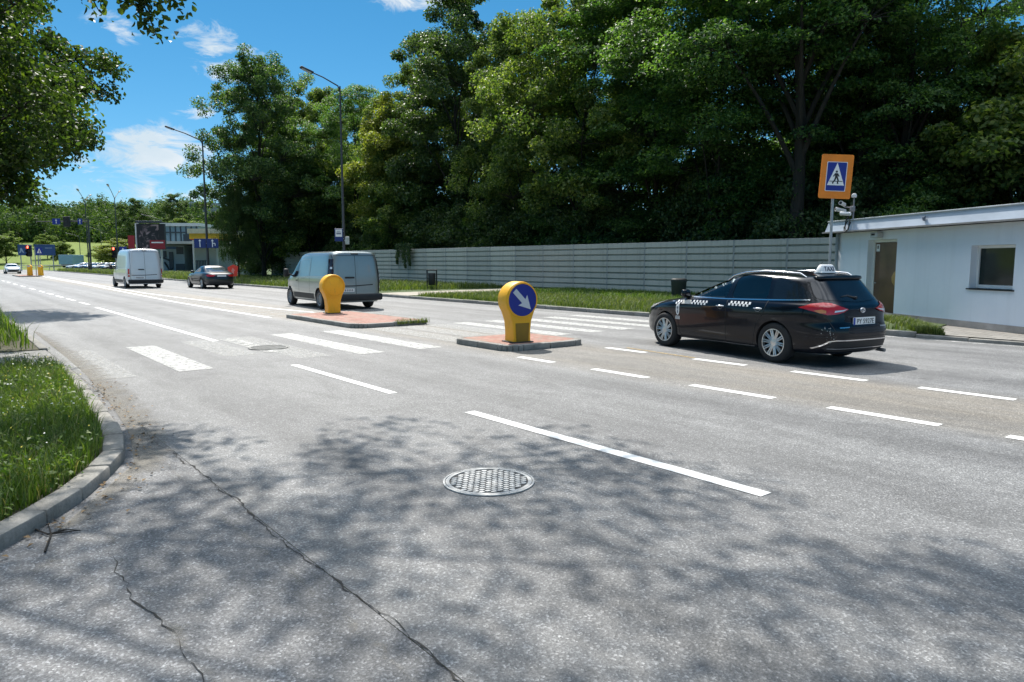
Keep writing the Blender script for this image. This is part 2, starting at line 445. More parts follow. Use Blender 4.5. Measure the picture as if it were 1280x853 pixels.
# near kerb line
KL = [(3.0, -9.0), (3.45, -3.0), (4.2, -.75), (4.75, .17), (5.09, .43), (5.46, .67), (5.96, .92), (6.38, 1.09), (6.96, 1.19), (7.5, 1.24)]
KS = KL + [(9, 1.33), (10.8, 1.40), (12.6, 1.43)]
def offset_line(line, d):
    out = []
    for i, (u, v) in enumerate(line):
        a = line[max(i - 1, 0)]; b = line[min(i + 1, len(line) - 1)]
        tx, ty = b[0] - a[0], b[1] - a[1]; l = math.hypot(tx, ty)
        out.append((u - ty / l * d, v + tx / l * d))
    return out
def kerb_line(name, line, width, h, z0, jo=1.0, side=1, mat=None, wob=0.006):
    """kerb stones along a line: bevelled blocks with small gaps and uneven set"""
    mb = MB(); r = random.Random(len(line) * 7 + int(h * 100))
    pts = []
    for (a, b) in zip(line[:-1], line[1:]):
        n = max(1, int(math.hypot(b[0] - a[0], b[1] - a[1]) / jo + 0.5))
        for k in range(n): pts.append((a[0] + (b[0] - a[0]) * k / n, a[1] + (b[1] - a[1]) * k / n))
    pts.append(line[-1])
    for a, b in zip(pts[:-1], pts[1:]):
        L = math.hypot(b[0] - a[0], b[1] - a[1]); an = math.atan2(-(b[1] - a[1]), b[0] - a[0])
        cx, cy = (a[0] + b[0]) / 2, -(a[1] + b[1]) / 2
        hh = h + r.uniform(-wob, wob)
        nx, ny = -math.sin(an) * side * width / 2, math.cos(an) * side * width / 2
        mb.box((cx + nx, cy + ny, (hh + z0) / 2), (L - 0.012, width, hh - z0), an + r.uniform(-wob, wob), bev=0.022)
    return struct(mb.build(name, mat or M_kerb, rz=ANG, smooth=30))
# verge sheets left of the road (raised soil), split by the dropped path to the crossing
inner = offset_line(KS, -0.03)
sheet('verge', [(p[0], p[1]) for p in inner] + [(12.6, -30), (3.0, -30)], 0.065, M_soil, -0.02)
sheet('verge', [(14.9, 1.36), (150, 1.5), (150, -60), (14.9, -60)], 0.075, M_soil, -0.02)
sheet('path', [(12.6, 1.40), (14.9, 1.40), (14.9, -30), (12.6, -30)], 0.06, surf('old_paving', (0.22, 0.215, 0.205), 0.9, var=0.35, scale=4, bmp=0.5), -0.02)
kerb_line('kerb', KL, 0.16, 0.10, -0.05, 0.8, wob=.012)
kerb_line('kerb', [(7.5, 1.24), (9, 1.33), (10.8, 1.40), (12.6, 1.43)], 0.14, 0.072, -0.05, 1.0, wob=.012)
kerb_line('kerb', [(12.6, 1.43), (14.9, 1.44)], 0.13, 0.03, -0.05, 1.0)
kerb_line('kerb', [(14.9, 1.44), (60, 1.5), (150, 1.5)], 0.13, 0.10, -0.05, 1.0)
# dirt washed along the edge, ragged outline
def ragged(name, line, w0, w1, z, mat, n=60, seed=1, rag=0.5):
    r = random.Random(seed); L = []; Rr = []
    tot = len(line) - 1
    for i in range(n + 1):
        t = i / n * tot; k = min(int(t), tot - 1); f = t - k
        u = line[k][0] + (line[k + 1][0] - line[k][0]) * f; v = line[k][1] + (line[k + 1][1] - line[k][1]) * f
        tx, ty = line[k + 1][0] - line[k][0], line[k + 1][1] - line[k][1]; l = math.hypot(tx, ty); nx, ny = -ty / l, tx / l
        e = math.sin(math.pi * i / n) ** 0.4
        a = w0 * e * (1 + r.uniform(-rag, rag)); b = w1 * e * (1 + r.uniform(-rag, rag))
        L.append((u - nx * a, v - ny * a)); Rr.append((u + nx * b, v + ny * b))
    C = [((a[0] + b[0]) / 2, (a[1] + b[1]) / 2) for a, b in zip(L, Rr)]
    mb = MB(); vs = [(u, -v, z) for u, v in L] + [(u, -v, z) for u, v in C] + [(u, -v, z) for u, v in Rr]
    m_ = n + 1
    mb.add(vs, [(i, i + 1, m_ + 1 + i, m_ + i) for i in range(n)] + [(m_ + i, m_ + i + 1, 2 * m_ + 1 + i, 2 * m_ + i) for i in range(n)])
    o = mb.build(name, mat, rz=ANG)
    if o.data.polygons[0].normal.z < 0: o.data.flip_normals()
    at_ = o.data.attributes.new('spread', 'FLOAT', 'POINT')
    e0 = [w0 * .0 for _ in range(m_)]
    at_.data.foreach_set('value', [(1.0 if w0 < .01 else -.9)] * m_ + [.45] * m_ + [-.9] * m_)
    return struct(o)
def dirt_mat():
    m, nt, bs = new_mat('washed_dirt')
    v = coords(nt); n1 = tnoise(nt, v, 3.5, 8, .7); n2 = tnoise(nt, v, 40, 4, .7)
    at_ = nd(nt, 'ShaderNodeAttribute', attribute_name='spread')
    f = mth(nt, 'ADD', at_.outputs['Fac'], mth(nt, 'MULTIPLY', mth(nt, 'SUBTRACT', mth(nt, 'ADD', mth(nt, 'MULTIPLY', n1, .7), mth(nt, 'MULTIPLY', n2, .3)), .5), 2.6))
    r = ramp(nt, [(.3, (0, 0, 0)), (1.0, (.62,) * 3)], f)
    nt.links.new(mixc(nt, n2, (.17, .155, .13), (.32, .295, .25)), bs.inputs['Base Color']); bs.inputs['Roughness'].default_value = .95
    tr = nt.nodes.new('ShaderNodeBsdfTransparent'); mx = nt.nodes.new('ShaderNodeMixShader')
    nt.links.new(r.outputs[0], mx.inputs[0]); nt.links.new(tr.outputs[0], mx.inputs[1]); nt.links.new(bs.outputs[0], mx.inputs[2])
    nt.links.new(mx.outputs[0], nt.nodes['Material Output'].inputs[0]); return m
M_dirtpatch = dirt_mat()
ragged('dirt', [(4.9, .45), (6.2, 1.12), (7.3, 1.3), (9, 1.43), (11.5, 1.55), (14, 1.6), (20, 1.65)], 0.0, 0.6, 0.007, M_dirtpatch, 120, 3, .1)
ragged('dirt', [(3.9, .0), (4.5, .2), (5.1, .6)], 0.35, 0.75, 0.006, M_dirtpatch, 60, 4, .1)
ragged('dirt', [(1.4, .72), (2.8, .72), (4.2, .66), (4.9, .7)], .16, .16, .0065, M_dirtpatch, 60, 6, .2)
ragged('dirt', [(1.0, 1.3), (2.6, 1.33), (4.4, 1.3), (6.2, 1.33)], .13, .12, .0075, M_dirtpatch, 60, 8, .2)
# cracks: the joint between old and new asphalt and one beside it
def crack(line, w, seed):
    r = random.Random(seed); pts = []
    for a, b in zip(line[:-1], line[1:]):
        n = int(math.hypot(b[0] - a[0], b[1] - a[1]) / 0.045)
        for k in range(n): pts.append((a[0] + (b[0] - a[0]) * k / n, a[1] + (b[1] - a[1]) * k / n))
    of = 0; vs = []; m = len(pts)
    for i, (u, v) in enumerate(pts):
        of = of * 0.8 + r.uniform(-.016, .016)
        ww = w * r.uniform(0.02, 1.5) * (0.35 + 0.65 * abs(math.sin(i * 0.11 + seed))) * (1.0 if 3 < i < m - 4 else .1)
        vs += [(u, -(v + of - ww), .0042), (u, -(v + of + ww), .0042)]
    mb = MB(); mb.add(vs, [(2 * i, 2 * i + 1, 2 * i + 3, 2 * i + 2) for i in range(m - 1)])
    o = mb.build('crack', M_crack, rz=ANG)
    if o.data.polygons[0].normal.z < 0: o.data.flip_normals()
    struct(o)
crack([(.5, 1.47), (2.2, 1.46), (3.4, 1.47), (4.7, 1.47), (6.2, 1.44), (7.5, 1.42)], 0.0055, 1)
crack([(1.2, .66), (2.8, .66), (3.4, .67), (4.6, .62)], 0.0045, 2)
crack([(3.5, 1.47), (3.4, 1.2), (3.75, .95)], 0.003, 5)

# ------------------------------------------------------------------ markings
def marks(name, quads, mat, z=0.0045):
    mb = MB()
    for q in quads: mb.add([(u, -v, z) for u, v in q], [(0, 1, 2, 3)])
    o = mb.build(name, mat, rz=ANG)
    for p in o.data.polygons:
        if p.normal.z < 0: p.flip()
    return struct(o)
def bar(u0, u1, v, w=0.12): return [(u0, v - w / 2), (u1, v - w / 2), (u1, v + w / 2), (u0, v + w / 2)]
q = [bar(2.62, 6.15, 4.36, .13), bar(7.62, 10.75, 4.26, .12), bar(-1.9, .75, 4.42, .13), bar(15.0, 29.0, 4.33, .13)]
q += [bar(31 + 3.6 * i, 33.2 + 3.6 * i, 4.4, .12) for i in range(5)] + [bar(50 + 6 * i, 53 + 6 * i, 4.4, .12) for i in range(12)]
for a, b in ((8.4, 9.25), (6.45, 7.5), (4.52, 5.7), (2.72, 3.85), (.9, 2.15), (-.9, .3)): q.append(bar(a, b, 7.6, .15))
for a, b in ((8.3, 9.25), (6.28, 7.25), (4.42, 5.5), (2.7, 3.75), (.8, 1.9)): q.append(bar(a, b, 9.72, .15))
marks('lane_marking', q, M_white)
HL = [(20.4, 7.42), (31, 7.42), (41, 7.75), (58, 8.3), (95, 9.2)]
HR = [(20.4, 9.5), (24, 9.05), (29, 8.7), (41, 8.35), (58, 8.75), (95, 9.6)]
def along(line, u):
    for a, b in zip(line[:-1], line[1:]):
        if a[0] <= u <= b[0]: return a[1] + (b[1] - a[1]) * (u - a[0]) / (b[0] - a[0])
    return line[-1][1]
q = []
for ln in (HL, HR):
    for a, b in zip(ln[:-1], ln[1:]): q.append([(a[0], a[1] - .07), (b[0], b[1] - .07), (b[0], b[1] + .07), (a[0], a[1] + .07)])
u = 20.9; q2 = []
while u < 40:
    l, r_ = along(HL, u) + .1, along(HR, u + .8) - .1
    if r_ > l + .1: q2.append([(u, l), (u + .26, l), (u + .26 + (r_ - l) * .6, r_), (u + (r_ - l) * .6, r_)])
    u += 0.95
marks('lane_marking', q, M_white)
marks('hatching', q2, M_worn)
q = [[(11.12, v - .25), (14.95, v - .25), (14.95, v + .25), (11.12, v + .25)] for v in (2.92,)]
q += [[(11.25, v - .25), (15.6, v - .25), (15.6, v + .25), (11.25, v + .25)] for v in (5.9, 7.1)]
q += [[(11.5, v - .25), (15.6, v - .25), (15.6, v + .25), (11.5, v + .25)] for v in (10.75, 11.8, 12.85, 13.9, 14.95)]
marks('crossing_stripe', q, paint_mat('zebra_paint', (0.48, 0.48, 0.46), 0.445, 11.0, .09))
q = [[(11.0, v - .28), (14.9, v - .28), (14.9, v + .28), (11.0, v + .28)] for v in (1.82,)]
q += [[(12.4, v - .28), (15.3, v - .28), (15.3, v + .28), (12.4, v + .28)] for v in (4.0,)]
q += [[(11.4, v - .3), (15.5, v - .3), (15.5, v + .3), (11.4, v + .3)] for v in (4.9, 8.3, 9.1, 9.9)]
marks('crossing_stripe', q, M_worn)
marks('lane_marking', [[(7.3, 9.75), (9.0, 9.95), (9.0, 10.03), (7.3, 9.83)]], M_yellow, 0.0085)
marks('lane_marking', [bar(12.5, 15.2, 4.62, .3), bar(3.5, 8, 15.9, .1)], M_faint, 0.0085)

# ------------------------------------------------------------------ traffic islands with red paving
def paver_mat():
    m, nt, bs = new_mat('red_paver')
    v = coords(nt)
    br = nd(nt, 'ShaderNodeTexBrick', i_Scale=1.0)
    br.inputs['Brick Width'].default_value = .2; br.inputs['Row Height'].default_value = .1; br.inputs['Mortar Size'].default_value = .006
    br.inputs['Color1'].default_value = c4((0.30, 0.135, 0.105)); br.inputs['Color2'].default_value = c4((0.40, 0.22, 0.18)); br.inputs['Mortar'].default_value = c4((0.16, 0.12, 0.09))
    nt.links.new(v, br.inputs['Vector'])
    a = tnoise(nt, v, 5, 6, 0.7)
    c = mixc(nt, ramp(nt, [(0.46, (0,) * 3), (0.66, (0.85,) * 3)], a).outputs[0], br.outputs['Color'], (0.25, 0.21, 0.17))
    nt.links.new(c, bs.inputs['Base Color']); bs.inputs['Roughness'].default_value = 0.9
    bump(nt, bs, mth(nt, 'ADD', br.outputs['Fac'], mth(nt, 'MULTIPLY', a, -1.0)), 0.6, -0.01); return m
M_paver = paver_mat()
def rounded(u0, u1, v0, v1, r, n=5):
    out = []
    for cx, cy, a0 in ((u1 - r, v1 - r, 0), (u0 + r, v1 - r, 90), (u0 + r, v0 + r, 180), (u1 - r, v0 + r, 270)):
        for k in range(n + 1):
            a = R(a0 + 90 * k / n); out.append((cx + r * math.cos(a), cy + r * math.sin(a)))
    return out
def island(u0, u1, v0, v1, r=0.35, h=0.11):
    out = rounded(u0, u1, v0, v1, r)
    kerb_line('island_kerb', out + [out[0]], 0.14, h, -0.03, 0.8, side=-1)
    sheet('island_paving', rounded(u0 + .12, u1 - .12, v0 + .12, v1 - .12, r * .7), h - .006, M_paver, 0.005)
island(9.85, 11.75, 7.85, 9.85)
island(15.7, 20.3, 7.75, 9.95)
island(94, 103, 6.9, 8.9)

# ------------------------------------------------------------------ manhole covers
M_gap = M_dark
def manhole(loc, rad, label, mat=None, pitch=.038):
    t = thing('manhole_cover', loc, 0.6, label, 'manhole cover')
    mb = MB(); mb.lathe([(rad, 0), (rad, .008), (rad - .014, .009), (rad - .014, 0.001)], 56, cap=False); mb.build('frame', mat or M_iron, t, 30)
    mb = MB(); mb.m = 1; mb.lathe([(rad - .013, .0025), (rad - .03, .0025)], 56, cap=False); mb.add([((rad - .03) * math.cos(TAU * k / 56), (rad - .03) * math.sin(TAU * k / 56), .0027) for k in range(56)], [tuple(range(56))])
    mb.m = 0; mb.lathe([(rad - .019, .0015), (rad - .019, .0085), (rad - .046, .0085), (rad - .046, .0015)], 56, cap=False)
    # raised cells
    ri = rad - .05; n = int(rad / pitch) + 2
    for i in range(-n, n + 1):
        for j in range(-n, n + 1):
            x = (i + (.5 if j % 2 else 0)) * pitch * 1.35; y = j * pitch
            if math.hypot(x, y) < ri - .016:
                hx = [(x + math.cos(a) * pitch * .64, y + math.sin(a) * pitch * .42) for a in [k * TAU / 6 for k in range(6)]]
                mb.prism(hx, .002, .0078)
    mb.build('lid', [mat or M_iron, M_gap], t)
    return t
manhole(at(611, 602, .003), .335, 'round cast iron manhole cover in the shaded asphalt of the nearest lane')
manhole(W(13.2, 4.75, .009), .36, 'worn manhole cover beside the zebra crossing stripes', surf('worn_iron', (.2, .2, .19), .6, .2, .4, 10))
# ------------------------------------------------------------------ vegetation
L_maple = leaf_mat('maple_leaf', (0.04, 0.075, 0.018), (0.10, 0.15, 0.04), (0.23, 0.26, 0.09), .42)
L_robin = leaf_mat('robinia_leaf', (0.03, 0.07, 0.024), (0.07, 0.14, 0.045), (0.14, 0.21, 0.07), .42)
L_dark = leaf_mat('dark_leaf', (0.026, 0.052, 0.018), (0.058, 0.10, 0.036), (0.12, 0.155, 0.065), .36)
L_dense = leaf_mat('dense_leaf', (0.024, 0.055, 0.02), (0.056, 0.11, 0.04), (0.13, 0.18, 0.06), .36)
L_yell = leaf_mat('yellow_leaf', (0.065, 0.095, 0.018), (0.15, 0.175, 0.035), (0.28, 0.27, 0.075), .42)
L_willow = leaf_mat('willow_leaf', (0.03, 0.06, 0.018), (0.055, 0.095, 0.03), (0.11, 0.15, 0.05), .36)
L_near = leaf_mat('lime_leaf', (0.02, 0.042, 0.01), (0.038, 0.07, 0.016), (0.10, 0.14, 0.028), .36)
M_bark = surf('bark', (0.030, 0.025, 0.02), 0.95, var=0.5, scale=7, bmp=0.8, stretch=(1, 1, .25))

def rots(nrm, spin):
    """per leaf frame from normals (n,3) and spin angles"""
    nrm = nrm / np.linalg.norm(nrm, axis=1, keepdims=True)
    ref = np.where(np.abs(nrm[:, 2:3]) < .9, np.array([[0, 0, 1.]]), np.array([[1., 0, 0]]))
    a = np.cross(nrm, ref); a /= np.linalg.norm(a, axis=1, keepdims=True); b = np.cross(nrm, a)
    c, s = np.cos(spin)[:, None], np.sin(spin)[:, None]
    return a * c + b * s, b * c - a * s, nrm
def leaf_cards(name, pos, nrm, size, mat, parent, rg, aspect=.62, fold=.18):
    n = len(pos)
    t, s, k = rots(nrm, rg.uniform(0, TAU, n))
    sz = (size * rg.uniform(.65, 1.3, n))[:, None]
    v = np.empty((n, 4, 3))
    v[:, 0] = pos - t * sz * .5
    v[:, 1] = pos + s * sz * .5 * aspect + k * sz * fold - t * sz * .08
    v[:, 2] = pos + t * sz * .5
    v[:, 3] = pos - s * sz * .5 * aspect + k * sz * fold - t * sz * .08
    return np_mesh(name, v.reshape(-1, 3), np.arange(n * 4).reshape(n, 4), mat, parent)
def big_leaves(name, pos, nrm, size, mat, parent, rg):
    """broad pointed leaves with a folded midrib: 8 points, 6 triangles as two strips of quads"""
    n = len(pos)
    t, s, k = rots(nrm, rg.uniform(0, TAU, n))
    sz = (size * rg.uniform(.6, 1.25, n))[:, None]
    prof = [(-.5, 0, 0), (-.25, .36, .1), (.14, .30, .09), (.62, 0, -.14), (.14, -.30, .09), (-.25, -.36, .1)]
    v = np.empty((n, 6, 3))
    for i, (x, y, z) in enumerate(prof): v[:, i] = pos + t * sz * x + s * sz * y + k * sz * z
    base = (np.arange(n) * 6)[:, None]
    f = np.concatenate([base + np.array([[0, 1, 2, 3]]), base + np.array([[0, 3, 4, 5]])], 0)
    return np_mesh(name, v.reshape(-1, 3), f, mat, parent)

def bez(a, b, c, n):
    return [tuple((1 - t) ** 2 * a[i] + 2 * t * (1 - t) * b[i] + t * t * c[i] for i in range(3)) for t in [k / n for k in range(n + 1)]]

def make_tree(root, seed, H, Rr, z0, style, mat, nlobe=11, per=16, leaves=46000, lsize=.2, lobes=None, trunk_r=.2, big=False, lean=(0, 0), clump_r=(.45, .95), extra=None, limb=1.0):
    rg = np.random.default_rng(seed); r = random.Random(seed)
    tw = MB()
    top = (lean[0], lean[1], H * .84)
    path = [(0, 0, -.2)]
    for k in range(1, 7):
        t = k / 6
        path.append((top[0] * t + r.uniform(-.18, .18) * t * Rr * .3, top[1] * t + r.uniform(-.18, .18) * t * Rr * .3, top[2] * t))
    tw.tube(path, [trunk_r * (1.25 if k == 0 else 1.0) * (1 - .85 * k / 6) for k in range(7)], 9)
    def on_trunk(z):
        z = max(.3, min(z, top[2])); t = z / top[2] * 6; i = min(int(t), 5); f = t - i
        return tuple(path[i][j] + (path[i + 1][j] - path[i][j]) * f if i > 0 or j < 2 else z for j in range(3))
    if lobes is None:
        lobes = []
        for k in range(nlobe):
            h = (k + .5) / nlobe
            zz = z0 + (H - z0) * (.1 + .82 * h)
            prof = math.sin(math.pi * min(1, .22 + .70 * h)) ** .8
            if h > .88: prof *= .45
            a = k * 2.4 + r.uniform(-.5, .5)
            d = Rr * .62 * prof * r.uniform(.7, 1.15)
            lr = Rr * r.uniform(.36, .52) * (.75 + .35 * prof)
            lobes.append(((top[0] * zz / H + math.cos(a) * d, top[1] * zz / H + math.sin(a) * d, min(zz, H - lr * .5)), lr))
    P = []; N = []
    tot = sum(l[1] ** 2 for l in lobes)
    for (c, lr) in lobes:
        bz = max(z0 * .6, c[2] - lr * 1.3 - math.hypot(c[0] - top[0] * .5, c[1] - top[1] * .5) * .5)
        a = on_trunk(bz); mid = ((a[0] + c[0]) / 2, (a[1] + c[1]) / 2, (a[2] * .35 + c[2] * .65))
        lw = trunk_r * .42 * (1 - .5 * bz / H) * limb
        tw.tube(bez(a, mid, c, 6), [lw * (1 - .72 * k / 6) for k in range(7)], 6)
        n = max(5, int(per * len(lobes) * lr ** 2 / tot))
        for k in range(n):
            u = rg.normal(size=3); u /= np.linalg.norm(u)
            if u[2] < -.35: u[2] *= -.6
            rad = lr * rg.uniform(.55, 1.12)
            cc = np.array(c) + u * rad * np.array([1.1, 1.1, .85])
            cr = rg.uniform(*clump_r) * (lr / (Rr * .45)) ** .5
            m = np.array(c) * .6 + cc * .4 + np.array([0, 0, .15])
            tw.tube(bez(c, tuple(m), tuple(cc), 3), [lw * .26, lw * .2, lw * .13, lw * .05], 4, False)
            nl = int(leaves * (lr ** 2 / tot) / n)
            if style == 'willow':
                g = rg.normal(size=(nl, 3)) * np.array([.45, .45, .3]) * cr
                st = rg.integers(0, max(2, nl // 26), nl)          # hanging strands
                sx = rg.normal(size=(st.max() + 1, 2)) * cr * .6; ln = rg.uniform(.8, 2.8, st.max() + 1)
                t = rg.uniform(0, 1, nl)
                g[:, 0] = sx[st, 0] + rg.normal(size=nl) * .05; g[:, 1] = sx[st, 1] + rg.normal(size=nl) * .05
                g[:, 2] = -t * ln[st] + .3
                nn = rg.normal(size=(nl, 3)) * np.array([1, 1, .35])
            else:
                g = rg.normal(size=(nl, 3)); g /= np.linalg.norm(g, axis=1, keepdims=True)
                g *= (rg.uniform(0, 1, nl) ** .45)[:, None] * cr
                if style == 'robinia':                               # flat drooping sprays
                    g *= np.array([1.35, 1.35, .32]); g[:, 2] -= .22 * (g[:, 0] ** 2 + g[:, 1] ** 2) / max(cr, .2)
                    nn = rg.normal(size=(nl, 3)) * .55 + np.array([0, 0, 1.0]) + u * .4
                else:
                    g *= np.array([1.1, 1.1, .75])
                    nn = rg.normal(size=(nl, 3)) * .8 + np.array([0, 0, .6]) + g / cr * .7
            P.append(cc + g); N.append(nn)
    if extra is not None:
        for (p0, p1, p2, n, cr) in extra:                             # single hanging branches
            pp = bez(p0, p1, p2, 8); tw.tube(pp, [.03 * (1 - .8 * k / 8) for k in range(9)], 5)
            t = rg.uniform(.15, 1, n); i = np.minimum((t * 8).astype(int), 7); f = (t * 8 - i)[:, None]
            A = np.array(pp); q = A[i] * (1 - f) + A[i + 1] * f
            P.append(q + rg.normal(size=(n, 3)) * cr * (1.1 - .6 * t)[:, None]); N.append(rg.normal(size=(n, 3)) + np.array([0, 0, .5]))
    tw.build('trunk', M_bark, root, 60)
    P = np.concatenate(P); N = np.concatenate(N)
    if big: big_leaves('crown', P, N, lsize, mat, root, rg)
    else: leaf_cards('crown', P, N, lsize, mat, root, rg, aspect=.28 if style == 'willow' else .66)
    return root

# prototypes are the first tree of each kind; later ones are copies
PROTO = {}
def tree(kind, px, y, H, rz, label, sx=1.0, cat='tree', group='trees behind the fence', tilt=0.0):
    spec = {
        'maple':  dict(seed=3, H=18, Rr=5.6, z0=3.0, style='maple', mat=L_maple, nlobe=15, per=15, leaves=82000, lsize=.18),
        'ash':    dict(seed=11, H=18, Rr=5.0, z0=3.5, style='maple', mat=L_dark, nlobe=14, per=15, leaves=72000, lsize=.175),
        'robinia': dict(seed=21, H=18, Rr=5.8, z0=3.2, style='robinia', mat=L_robin, nlobe=14, per=20, leaves=84000, lsize=.165, clump_r=(.6, 1.2)),
        'robiniab': dict(seed=29, H=18, Rr=5.8, z0=8.0, style='robinia', mat=L_robin, nlobe=13, per=19, leaves=44000, lsize=.18, clump_r=(.5, 1.05), trunk_r=.36),
        'yellow': dict(seed=33, H=16, Rr=4.4, z0=3.0, style='maple', mat=L_yell, nlobe=12, per=15, leaves=46000, lsize=.2),
        'low':    dict(seed=41, H=11, Rr=4.6, z0=1.2, style='maple', mat=L_maple, nlobe=11, per=17, leaves=48000, lsize=.21, trunk_r=.14),
        'dense': dict(seed=83, H=20, Rr=5.6, z0=2.2, style='maple', mat=L_dense, nlobe=24, per=18, leaves=92000, lsize=.19, clump_r=(.45, .95)),
        'willow': dict(seed=55, H=19, Rr=5.2, z0=2.2, style='willow', mat=L_willow, nlobe=16, per=20, leaves=80000, lsize=.24, clump_r=(.6, 1.1)),
        'shrub':  dict(seed=61, H=5.0, Rr=2.9, z0=.3, style='maple', mat=L_dark, nlobe=9, per=14, leaves=15000, lsize=.17, trunk_r=.07),
        'shrubb': dict(seed=67, H=5.6, Rr=2.9, z0=.3, style='robinia', mat=L_robin, nlobe=9, per=14, leaves=15000, lsize=.17, trunk_r=.07),
    }[kind]
    p = far(px, y, .0)
    nm = {'willow': 'willow_tree', 'shrub': 'shrub', 'shrubb': 'shrub', 'maple': 'maple_tree', 'low': 'maple_tree', 'yellow': 'maple_tree', 'ash': 'ash_tree'}.get(kind, 'robinia_tree')
    if kind not in PROTO:
        o = thing(nm, p, rz, label, cat, group); make_tree(o, **spec); PROTO[kind] = o
    else:
        o = copy_tree(PROTO[kind]); o.name = nm; o.location = p; o.rotation_euler.z = rz
        tag(o, label, cat, group)
    s = H / spec['H']
    o.scale = (s * sx, s * sx, s)
    return o

tree('dense', 330, 66, 20.3, .4, 'broad dark tree with full rounded crown at the left end of the tree line', .92)
tree('willow', 298, 64, 8.6, .4, 'small tree with drooping strands beside the dark saloon car', .8)
tree('robinia', 352, 74, 17.5, 2.5, 'feathery mid-green tree close right of the broad dark tree', .85)
tree('maple', 392, 76, 20.5, .0, 'tall dark maple behind the grey van, next right of the drooping tree', .85)
tree('low', 388, 69, 12.3, 2.0, 'small rounded light green maple above the cab of the grey van', 1.0)
tree('robinia', 447, 68, 18.0, 1.0, 'feathery tree directly behind the tall lamp post', .8)
tree('yellow', 492, 61, 15.5, .0, 'yellowish sunlit tree right of the tall lamp post', .95)
tree('low', 506, 58.5, 8.6, .6, 'low maple with pale leaves spilling over the fence right of the grey van', 1.05)
tree('ash', 572, 56, 22.5, .5, 'tallest dark tree whose top breaks the skyline beside the sky gap', .95)
tree('maple', 525, 62, 18.5, 3.9, 'mid height maple between the yellowish tree and the tallest dark tree', .8)
tree('maple', 660, 50, 18.2, 2.2, 'maple right of the sky gap, above the round bollard sign', .85)
tree('maple', 728, 44.5, 20.0, 4.1, 'broad sunlit maple above the middle of the fence', .95)
tree('robinia', 818, 41, 19.5, 3.0, 'light green robinia with layered sprays above the taxi bonnet', .95)
tree('robinia', 893, 36.5, 18.5, 5.2, 'dark green robinia above the taxi roof', .9)
tree('robiniab', 992, 31.0, 18.5, .8, 'old robinia with bare dark trunk behind the orange crossing sign', .95)
tree('robinia', 1068, 33, 17.5, 2.1, 'dense robinia above the left end of the blue-grey building', .95)
tree('robiniab', 1122, 31, 15.6, 3.9, 'spreading robinia over the middle of the building roof', .78)
tree('ash', 1178, 34, 12.6, 1.9, 'rounded dark tree over the building roof below the sky corner', 1.1)
tree('low', 1275, 29, 10.6, 4.0, 'lower bushy tree at the right edge beyond the building roof', 1.1)
tree('ash', 625, 66, 19, 2.6, 'slim dark tree further back below the sky gap', .8)
tree('robinia', 775, 56, 21.5, .9, 'tall feathery tree rising behind the broad sunlit maple', .9)
tree('ash', 1050, 50, 17, 4.4, 'dark back row tree above the orange crossing sign', 1.05)
tree('ash', 455, 84, 20, 5.0, 'dark back row tree seen between lamp post and yellowish tree', .95)
# undergrowth behind the fence: every shrub its own
for i in range(26):
    u = 12 + i * 2.5
    p = W(u, 30.9 + rnd.uniform(-.3, .9))
    px = 640 + FOC * p.x / p.y
    kind = 'shrub' if i % 3 else 'shrubb'
    tree(kind, px, p.y, rnd.uniform(4.6, 6.4), rnd.uniform(0, 6), 'dark leafy shrub showing over the top of the grey panel fence', rnd.uniform(.8, .95), 'shrub', 'shrubs behind the fence')
for i in range(14):
    u = 4 + i * 4.6
    p = W(u, 35 + rnd.uniform(-1.5, 2.5)); px = 640 + FOC * p.x / p.y
    tree('shrub' if i % 2 else 'shrubb', px, p.y, rnd.uniform(7, 9.5), rnd.uniform(0, 6), 'tall undergrowth shrub standing deep in shade among the trunks behind the fence', 1.0, 'shrub', 'shrubs among the trunks')

for px, y, h in ((331, 76, 5.0), (343, 74, 6.0), (357, 73, 5.5), (318, 80, 4.2)):
    tree('shrub' if px % 2 else 'shrubb', px, y, h, px, 'bushy shrub closing the gap under the trees left of the grey van', 1.0, 'shrub', 'shrubs under the left trees')
# creeper hanging over the fence right of the van
def creeper(px, label):
    p = W(*UV(far(px, 1)), 0); t_ = ray(px, 328)
    k = (t_[0] / t_[1] * NX + NY); y = 26.85 / k
    o = thing('creeper', far(px, y, 2.62), ANG, label, 'creeper', 'creepers hanging over the fence')
    rg = np.random.default_rng(int(px)); n = 620
    ln = rg.uniform(.9, 1.9); t = rg.uniform(0, 1, n) ** 1.4; P = np.stack([rg.normal(size=n) * .24 * (1.05 - t) + .1 * np.sin(t * 5 + px), .10 + rg.uniform(0, .16, n), .3 - t * ln], 1)
    leaf_cards('foliage', P, rg.normal(size=(n, 3)) * .5 + np.array([0, 1, .4]), .13, L_dark, o, rg)
    mb = MB(); mb.tube([(0, -.05, .1), (0, .1, .05), (.02, .12, -.8), (-.02, .12, -1.5)], .012, 5); mb.build('stem', M_bark, o)
for px, lb in ((500, 'short leafy creeper strand hanging on the fence, nearest the grey van'), (508.5, 'middle creeper strand of the three hanging on the fence'), (514.5, 'creeper strand hanging on the fence nearest the litter bin')): creeper(px, lb)

